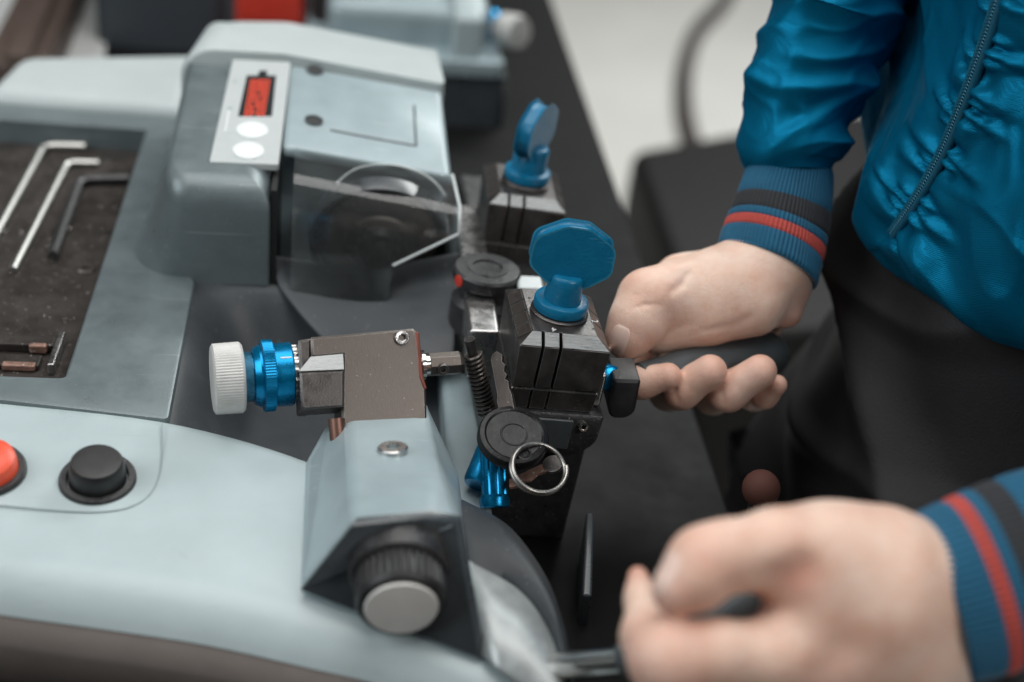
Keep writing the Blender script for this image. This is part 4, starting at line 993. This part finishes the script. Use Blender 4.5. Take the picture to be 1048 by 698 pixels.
th = np.linspace(0, 2 * PI, NA, endpoint=False)
def torso_pt(Zv, Th, extra=0):
    t = np.clip((Zv - .163) / .03, 0, 1); puff = .005 * np.sin(PI * np.clip((Zv - .163) / .07, 0, 1)) - .014 * (1 - t) ** 3
    sh = np.clip((Zv - .45) / .22, 0, 1) ** 2
    a = .150 + puff + .10 * 0 + extra - .06 * sh; b = .172 + puff + extra + .03 * np.clip((Zv - .2) / .3, 0, 1) - .09 * sh
    zh = Zv + .012 * np.cos(Th - .4) * 0
    return np.stack([TC[0] + a * np.cos(Th), TC[1] + b * np.sin(Th), zh], -1)
Zg, Tg = np.meshgrid(zz_, th, indexing='ij')
base_t = torso_pt(Zg, Tg)
bt = BVHTree.FromPolygons([Vector(p) for p in base_t[:, ::4].reshape(-1, 3)], [(i * (NA // 4) + j, i * (NA // 4) + (j + 1) % (NA // 4), (i + 1) * (NA // 4) + (j + 1) % (NA // 4), (i + 1) * (NA // 4) + j) for i in range(NZ - 1) for j in range(NA // 4)])
zpx = [(1042, -70), (1021, 0), (1005, 50), (985, 105), (962, 160), (935, 207), (912, 240), (899, 268), (896, 282)]
zc_ = []
for q in zpx:
    hit = bt.ray_cast(Vector(CAM), Vector(ray(*q))); zc_.append(np.array(hit[0]) if hit[0] is not None else None)
zc_ = [p for p in zc_ if p is not None]
zcur = np.array(spline(zc_, 160))
arc_len = np.concatenate([[0], np.cumsum(np.linalg.norm(np.diff(zcur, axis=0), axis=1))])
Df = np.full(Zg.shape, 9.); Sf = np.zeros(Zg.shape); sgn = np.ones(Zg.shape)
for k in range(len(zcur)):
    dd_ = np.linalg.norm(base_t - zcur[k], axis=-1); m_ = dd_ < Df; Df[m_] = dd_[m_]; Sf[m_] = arc_len[k]
    tk = zcur[min(k + 1, 159)] - zcur[max(k - 1, 0)]; sd_ = np.cross(tk, (1, 1, 0.)); sgn[m_] = np.sign((base_t[m_] - zcur[k]) @ sd_)
uu = Tg * .16; vv = Zg
disp = .0075 * wnoise(uu, vv, 60, 22, 14, 3) * np.clip((Df - .004) / .03, 0, 1) + .0022 * wnoise(uu * 1.0 + vv * .6, vv, 110, 60, 18, 5) * np.clip((Df - .004) / .03, 0, 1)
far_ = np.clip((Df - .012) / .03, 0, 1)
for am, fu_, fv_, sd_0 in ((.0065, 34, 16, 8), (.0034, 70, 34, 18), (.0014, 150, 70, 28)):
    nn_ = wnoise(uu + .8 * vv, vv - .3 * uu, fu_, fv_, 9, sd_0); disp += am * (np.clip(1 - np.abs(nn_) * 1.5, 0, 1) ** 1.4 - .4) * far_
ph_ = Sf * 620 + 2.5 * np.sin(Sf * 190 + sgn) + 1.6 * sgn + 1.2 * np.sin(Sf * 75)
disp += np.exp(-((Df - .0085) / .0075) ** 2) * (.0024 * np.sin(ph_) + .0015 * np.sin(ph_ * .47 + 1)) * (Df > .002)
disp += np.exp(-((Df - .022) / .012) ** 2) * .0021 * np.sin(ph_ * .5 + 40 * Df)
disp -= .0012 * np.exp(-(Df / .0042) ** 2)
nrm_t = np.stack([np.cos(Tg) / .15, np.sin(Tg) / .172, 0 * Tg], -1); nrm_t /= np.linalg.norm(nrm_t, axis=-1, keepdims=True)
jk = grid_obj(base_t + nrm_t * disp[..., None], 'jacket', JACK, person)
ti = grid_obj(np.stack([torso_pt(np.full(NA, .163), th, -.0005), torso_pt(np.full(NA, .170), th, -.008), torso_pt(np.full(NA, .20), th, -.012)]), 'jacket_lining', KNITD, jk)
# zipper: two tapes and coil teeth
nz_ = []
for p in zcur:
    n_ = np.array(((p[0] - TC[0]) / .15 ** 2, (p[1] - TC[1]) / .172 ** 2, 0)); nz_.append(n_ / np.linalg.norm(n_))
nz_ = np.array(nz_); tz = np.gradient(zcur, axis=0); tz /= np.linalg.norm(tz, axis=1, keepdims=True); sz = np.cross(tz, nz_)
for s in (-1, 1):
    MB().loft([[zcur[k] + sz[k] * s * (.0004 + .0042 * w_) + nz_[k] * (.0004 + .0016 * math.sin(PI * min(1, w_ * 1.1)) + h_) for w_, h_ in ((0, -.001), (.02, .0), (.3, .0), (.6, .0), (1, -.0002), (1, -.002))] for k in range(160)], closed=False, cap0=False, cap1=False).build('zipper_tape', mat('zip_tape', (.004, .10, .17), .5, 0, .1, 60, .2, 1500), jk, 60)
mb = MB(); tot = arc_len[-1]; nt2 = int(tot / .0019)
for k in range(nt2):
    for s in (-1, 1):
        a_ = (k + (.25 if s > 0 else .75)) * .0019; i_ = min(int(np.searchsorted(arc_len, a_)), 159)
        p = zcur[i_] + (a_ - arc_len[i_]) * tz[i_]; q0 = p + nz_[i_] * .0016 - sz[i_] * s * .0002 ; q1 = p + sz[i_] * s * .0021 + nz_[i_] * .0014 + tz[i_] * .0007
        mb.tube([q0, .5 * (q0 + q1) + nz_[i_] * .0004, q1], [.0005, .00062, .0004], 6)
zt = mb.build('zipper_teeth', mat('zip_teeth', (.006, .11, .18), .35, .2, .1, 90), jk, 60); zt['kind'] = 'stuff'
# --- sleeves and cuffs
def ring_frame(c, nrm, up):
    nrm = nrm / np.linalg.norm(nrm); e1 = up - up.dot(nrm) * nrm; e1 /= np.linalg.norm(e1); return e1, np.cross(nrm, e1)
def sleeve(js, name, NR, NC, flat, fold, seed, m=JACK):
    P = np.array(spline([np.append(j[0], j[1]) for j in js], NR)); C = P[:, :3]; R = P[:, 3]; tg = np.gradient(C, axis=0); tg /= np.linalg.norm(tg, axis=1, keepdims=True)
    a = np.linspace(0, 2 * PI, NC, endpoint=False); out = np.zeros((NR, NC, 3)); s = np.concatenate([[0], np.cumsum(np.linalg.norm(np.diff(C, axis=0), axis=1))])
    Sg, Ag = np.meshgrid(s, a, indexing='ij')
    d_ = fold(Sg / s[-1], Ag, Sg)
    for it in range(3):
        d_ = .25 * np.roll(d_, 1, 1) + .5 * d_ + .25 * np.roll(d_, -1, 1); d_[1:-1] = .25 * d_[:-2] + .5 * d_[1:-1] + .25 * d_[2:]
    for i in range(NR):
        e1, e2 = ring_frame(C[i], tg[i], CR); rr = R[i] + d_[i]
        out[i] = C[i] + np.outer(np.cos(a) * rr, e1) + np.outer(np.sin(a) * rr * flat, e2)
    return grid_obj(out, name, m, jk)
def fold1(t, A, s):
    env = np.clip(t * 3, .3, 1) * np.clip((1 - t) * 12, 0, 1); low = .35 + .65 * np.clip((t - .50) * 5, 0, 1)
    tw = t * 30 + .9 * np.sin(A + 1.0) + .5 * np.sin(2 * A - 6 * t)
    n1 = wnoise(A * 1.0 + 5 * t, tw, .9, 1.0, 7, 23); n2 = wnoise(A * 1.4 - 9 * t, tw * 1.9, 1.6, 1.0, 9, 29); n3 = wnoise(A * 2.5, tw * 3.4 + A, 2.5, 1.0, 9, 37)
    r1 = np.clip(1 - np.abs(n1) * 1.5, 0, 1) ** 1.3; r2 = np.clip(1 - np.abs(n2) * 1.6, 0, 1) ** 1.4; r3 = np.clip(1 - np.abs(n3) * 1.6, 0, 1) ** 1.5
    return env * low * (.0095 * (r1 - .45) + .0050 * (r2 - .4) + .0016 * (r3 - .4) + .0022 * np.sin(tw * 1.1))
sl1 = sleeve([(np.array((.335, .27, .58)), .068), (np.array((.285, .245, .47)), .064), (np.array((.225, .20, .37)), .056), J(872, -30, .872, 66), J(852, 20, .874, 64), J(838, 55, .876, 68), J(824, 95, .878, 62), J(812, 135, .880, 58), J(808, 160, .881, 52), J(808, 176, .881, 42)], 'sleeve', 220, 180, .95, fold1, 1)
def fold2(t, A, s): return (.0040 * np.sin(2 * PI * (t * 7 + .2 * np.sin(A))) + .003 * wnoise(A * 1.2, t * 22, 2.5, 1, 12, 14)) * np.clip((1 - t) * 6, 0, 1)
sl2 = sleeve([(np.array((.345, -.115, .58)), .066), (np.array((.36, -.17, .45)), .062), (np.array((.345, -.215, .32)), .058), (np.array((.28, -.235, .235)), .056), J(1130, 556, .626, 104), J(1090, 570, .613, 97), J(1074, 576, .609, 80)], 'sleeve', 160, 140, .9, fold2, 2)
def cuff(c0, c1, n0, n1, r0, r1, flat, bands, ups, nm):
    """knitted cuff: bands of ribbed rings, (share of length, material, name)"""
    tot_ = sum(b[0] for b in bands); t0 = 0; NCc = 360; a = np.linspace(0, 2 * PI, NCc, endpoint=False); first = None
    for sh_, m, name in bands:
        t1 = t0 + sh_ / tot_; rows = []
        ts = np.linspace(t0, t1, 8)
        for t in ts:
            c = c0 + (c1 - c0) * t; n = n0 + (n1 - n0) * t; e1, e2 = ring_frame(c, n, ups); r = (r0 + (r1 - r0) * t) * (1 + .035 * math.sin(PI * t))
            if first is not None and False: r += 0
            rr = r + .00055 * np.sin(a * 75) + .0012 * np.sin(3 * a + 4 * t) - (.0007 if (abs(t - t0) < 1e-6 or abs(t - t1) < 1e-6) else 0)
            rows.append(c + np.outer(np.cos(a) * rr, e1) + np.outer(np.sin(a) * rr * flat, e2))
        if t1 > .999:   # turned-in end
            c = c1; e1, e2 = ring_frame(c, n1, ups)
            for q, dn_ in ((.0010, .0008), (.003, .0006), (.0050, -.002), (.0065, -.007)):
                rr = r1 + .0003 * np.sin(a * 75) - q; cc = c + n1 / np.linalg.norm(n1) * dn_; rows.append(cc + np.outer(np.cos(a) * rr, e1) + np.outer(np.sin(a) * rr * flat, e2))
        o = grid_obj(np.array(rows), name, m, jk if first is None else first)
        if first is None: first = o
        t0 = t1
    return first
nA = at(795, 235, d=.872) - at(806, 195, d=.882); nB = (-CR * .40 - CU * .90 - CW * .22) * np.linalg.norm(nA)
cuff(at(808, 172, d=.881), at(787, 271, d=.872), -CR * .12 - CU * .98 - CW * .1, -CR * .44 - CU * .88 - CW * .2, 43 * .88 / FPX, 54.5 * .872 / FPX, .86,
     [(38, KNIT, 'cuff'), (20, KNITD, 'cuff_band'), (9, KNIT, 'cuff_band'), (12, KNITR, 'cuff_stripe'), (23, KNIT, 'cuff_edge')], CR, 'far')
cuff(J(1104, 566, .618, 0)[0], J(958, 611, .586, 0)[0], -CR * .95 - CU * .25 - CW * .1, -CR * .945 - CU * .315 - CW * .05, 95 * .606 / FPX, 88.5 * .586 / FPX, .80,
     [(80, KNIT, 'cuff'), (32, KNITD, 'cuff_band'), (16, KNIT, 'cuff_band'), (18, KNITR, 'cuff_stripe'), (44, KNIT, 'cuff_edge')], CU, 'near')
# --- trousers
def leg_rows(pts, seed):
    P = np.array(spline(pts, 120)); a = np.linspace(0, 2 * PI, 120, endpoint=False); out = np.zeros((120, 120, 3))
    for i in range(120):
        x, y, z, rx, ry = P[i]; t = i / 119
        d_ = .010 * wnoise(a * 1.5, np.full_like(a, z * 28), 2.2, 1, 14, seed) + .005 * wnoise(a * 3, np.full_like(a, z * 60), 2.5, 1, 14, seed + 5) + .016 * (np.clip(1 - 1.5 * np.abs(wnoise(a * 1.3 + z * 9, np.full_like(a, z * 17) + a, 1.6, 1, 8, seed + 1)), 0, 1) ** 1.4 - .4) + .007 * (np.clip(1 - 1.5 * np.abs(wnoise(a * 2.3 - z * 19, np.full_like(a, z * 37) + a, 1.6, 1, 8, seed + 2)), 0, 1) ** 1.4 - .4)
        out[i] = np.stack([x + (rx + d_) * np.cos(a), y + (ry + d_) * np.sin(a), np.full_like(a, z)], 1)
    return out
tr = grid_obj(leg_rows([(.345, .07, .185, .135, .155), (.335, .07, .10, .138, .158), (.315, .07, .0, .142, .165), (.305, .07, -.08, .142, .172), (.305, .07, -.14, .13, .17)], 21), 'trousers', TROU, person)
for yy, sd in ((-.02, 31), (.16, 41)):
    grid_obj(leg_rows([(.305, yy, -.06, .118, .085), (.298, yy, -.2, .105, .085), (.315, yy, -.40, .08, .075), (.33, yy, -.6, .075, .07), (.335, yy, ZF + .06, .075, .07)], sd), 'trouser_leg', TROU, tr)
    rs = []
    for h_, k_s in ((0, 1), (.02, 1.02), (.045, .95), (.075, .7)):
        rs.append([(.29 + (.13 * math.cos(q) * k_s if h_ < .05 else .03 + .08 * math.cos(q)), yy + .048 * k_s * math.sin(q), ZF + h_) for q in np.linspace(0, 2 * PI, 32, endpoint=False)])
    MB().loft(rs).build('shoe', BLACK, person)
# ------------------------------------------------------------------ background
m2 = empty('key_cutting_machine', tuple(at(480, 150, z=0))); tag(m2, 'small second key machine with white knob standing behind on the bench', 'machine')
def PB(px, py, Y): return at(px, py, y=Y)
yq = .62
c0 = PB(445, 150, yq); xA = PB(395, 100, yq)[0]; xB = PB(515, 150, yq)[0]
block([(xA - .10, yq), (xB, yq), (xB - .02, yq + .30), (xA - .10, yq + .30)], .012, 0, PB(460, 74, yq)[2], .008).build('base', DARKB, m2)
zz = PB(460, 74, yq)[2]
block([(xA - .08, yq - .004), (xB - .006, yq - .004), (xB - .02, yq + .24), (xA - .08, yq + .24)], .01, zz - .001, zz + .014, .004).build('deck', POSTM, m2)
block([(xA - .06, yq + .03), (xB - .02, yq + .03), (xB - .03, yq + .20), (xA - .06, yq + .20)], .015, zz + .012, lambda x, y: zz + .05 + .25 * (y - yq - .03), .012).build('cover', POSTM, m2)
block([(xB - .058, yq + .005), (xB - .030, yq + .005), (xB - .04, yq + .22), (xB - .068, yq + .22)], .004, zz + .012, lambda x, y: zz + .060 + .3 * (y - yq - .03), .005).build('side_plate', WHITE, m2)
kb = at(497, 26, y=yq + .07); kw = at(520, 31, y=yq + .045)
ax2 = kw - kb; ax2 /= np.linalg.norm(ax2); k5 = np.linalg.norm(kw - CAM) / FPX
MB().lathe([(12 * k5, -.03), (16 * k5, -.012), (17 * k5, .012), (13 * k5, .016)], kb, ax2, 36).build('gauge_barrel', BLUEA, m2)
MB().lathe([(14 * k5, -.008), (17 * k5, -.006), (17.5 * k5, .012), (15.5 * k5, .017), (5 * k5, .018)], kw, ax2, 40).build('gauge_thimble', KNURL, m2)
MB().lathe([(9 * k5, -.09), (9 * k5, -.02)], kb, ax2, 20).build('spindle', DSTEEL, m2)
# dark box behind the machine
bx = empty('box', tuple(at(165, 30, z=0))); tag(bx, 'dark slate grey storage box standing behind the machine', 'box')
yb_ = .78; xa = at(98, 40, y=yb_)[0]; xb = at(232, 40, y=yb_)[0]
SL = mat('slate_grey', (.045, .055, .065), .5, 0, .06, 20)
block([(xa, yb_), (xb, yb_), (xb, yb_ + .3), (xa, yb_ + .3)], .012, 0, .22, .006).build('case', SL, bx)
block([(xa - .004, yb_ - .004), (xb + .004, yb_ - .004), (xb + .004, yb_ + .304), (xa - .004, yb_ + .304)], .014, .2203, .245, .006).build('lid', SL, bx)
rbx = empty('tool_case', tuple(at(290, 8, y=.74))); tag(rbx, 'red tool case peeking out behind the white machine cap', 'tool case')
xa = at(240, 0, y=.72)[0]; xb = at(312, 0, y=.72)[0]; zt_ = at(270, -14, y=.72)[2]
block([(xa, .72), (xb, .72), (xb, .78), (xa, .78)], .008, 0, zt_ * .6, .004).build('case', REDM, rbx)
block([(xa, .72), (xb, .72), (xb, .78), (xa, .78)], .008, zt_ * .6 + .002, zt_, .006).build('lid', REDM, rbx)
# dark mechanism stand between
dk = empty('machine_stand', tuple(at(370, 20, z=0))); tag(dk, 'dark brown metal stand between the red case and the second machine', 'stand')
xa = at(318, 10, y=.70)[0]; xb = at(405, 10, y=.70)[0]
DBR = mat('dark_brown_metal', (.035, .028, .027), .45, .3, .2, 40)
block([(xa, .70), (xb, .70), (xb, .8), (xa, .8)], .01, 0, .17, .006).build('column', DBR, dk)
for (px, r) in ((372, .02), (388, .014)):
    MB().lathe([(r, -.01), (r, .012), (r * .8, .016), (r * .3, .017)], at(px, 8, y=.69), (0, -1, .3), 28).build('dial', STEEL, dk)
# brown strut and pale sheet at the back left
pp = tag(block([tuple(at(-60, 120, z=.0)[:2]), tuple(at(108, 90, z=.0)[:2]), tuple(at(108, -20, z=0)[:2]), tuple(at(-60, -20, z=0)[:2])], .004, .0005, .004, .001).build('paper_sheet', mat('pale_paper', (.62, .64, .63), .6, 0, .03, 20)), 'pale paper sheet lying on the bench behind the tray', 'paper')
strut = empty('wooden_strut', tuple(at(40, 70, z=.02))); tag(strut, 'brown wooden strut lying across the pale paper sheet', 'strut')
WOOD = mat('brown_wood', (.10, .072, .06), .5, 0, .3, 30, .2, 200, streak=(1, 12, 12))
pa = at(15, 92, z=.02); pb2 = at(68, -30, z=.02); dd = pb2 - pa; dd[2] = 0; dd /= np.linalg.norm(dd); sd = np.array((dd[1], -dd[0], 0)) * .028
block([tuple((pa - sd)[:2]), tuple((pa + sd)[:2]), tuple((pb2 + sd)[:2]), tuple((pb2 - sd)[:2])], .003, .0045, .045, .003).build('beam', WOOD, strut)
block([tuple((pa - sd * .2)[:2]), tuple((pa + sd * .5)[:2]), tuple((pb2 + sd * .5)[:2]), tuple((pb2 - sd * .2)[:2])], .003, .0452, .055, .002).build('batten', WOOD, strut)
# black storage chest and hose on the floor
zb_ = -.34
st_ = empty('storage_chest', tuple(at(760, 200, z=zb_)[:2]) + (ZF,)); tag(st_, 'low black storage chest on the pale floor beside the bench', 'chest')
P4 = [at(646, 152, z=zb_), at(900, 108, z=zb_), at(985, 330, z=zb_), at(712, 345, z=zb_)]
xy = [tuple(p[:2]) for p in reversed(P4)]
SEAT = mat('black_vinyl', (.009, .0085, .0085), .6, 0, .2, 30, .2, 200, spec=.25)
block(xy, .03, ZF, zb_ - .05, .004).build('case', SEAT, st_)
block(xy, .04, zb_ - .048, zb_, .02).build('lid', SEAT, st_)
hz = [at(760, -40, z=ZF + .02), at(742, 0, z=ZF + .02), at(715, 30, z=ZF + .02), at(703, 62, z=ZF + .02), at(700, 95, z=ZF + .02), at(704, 130, z=ZF + .02), at(715, 160, z=ZF + .02)]
tag(MB().tube(spline(hz, 50), .022, 14).build('hose', mat('dark_hose', (.06, .05, .048), .5)), 'dark flexible hose curving over the pale floor', 'hose')
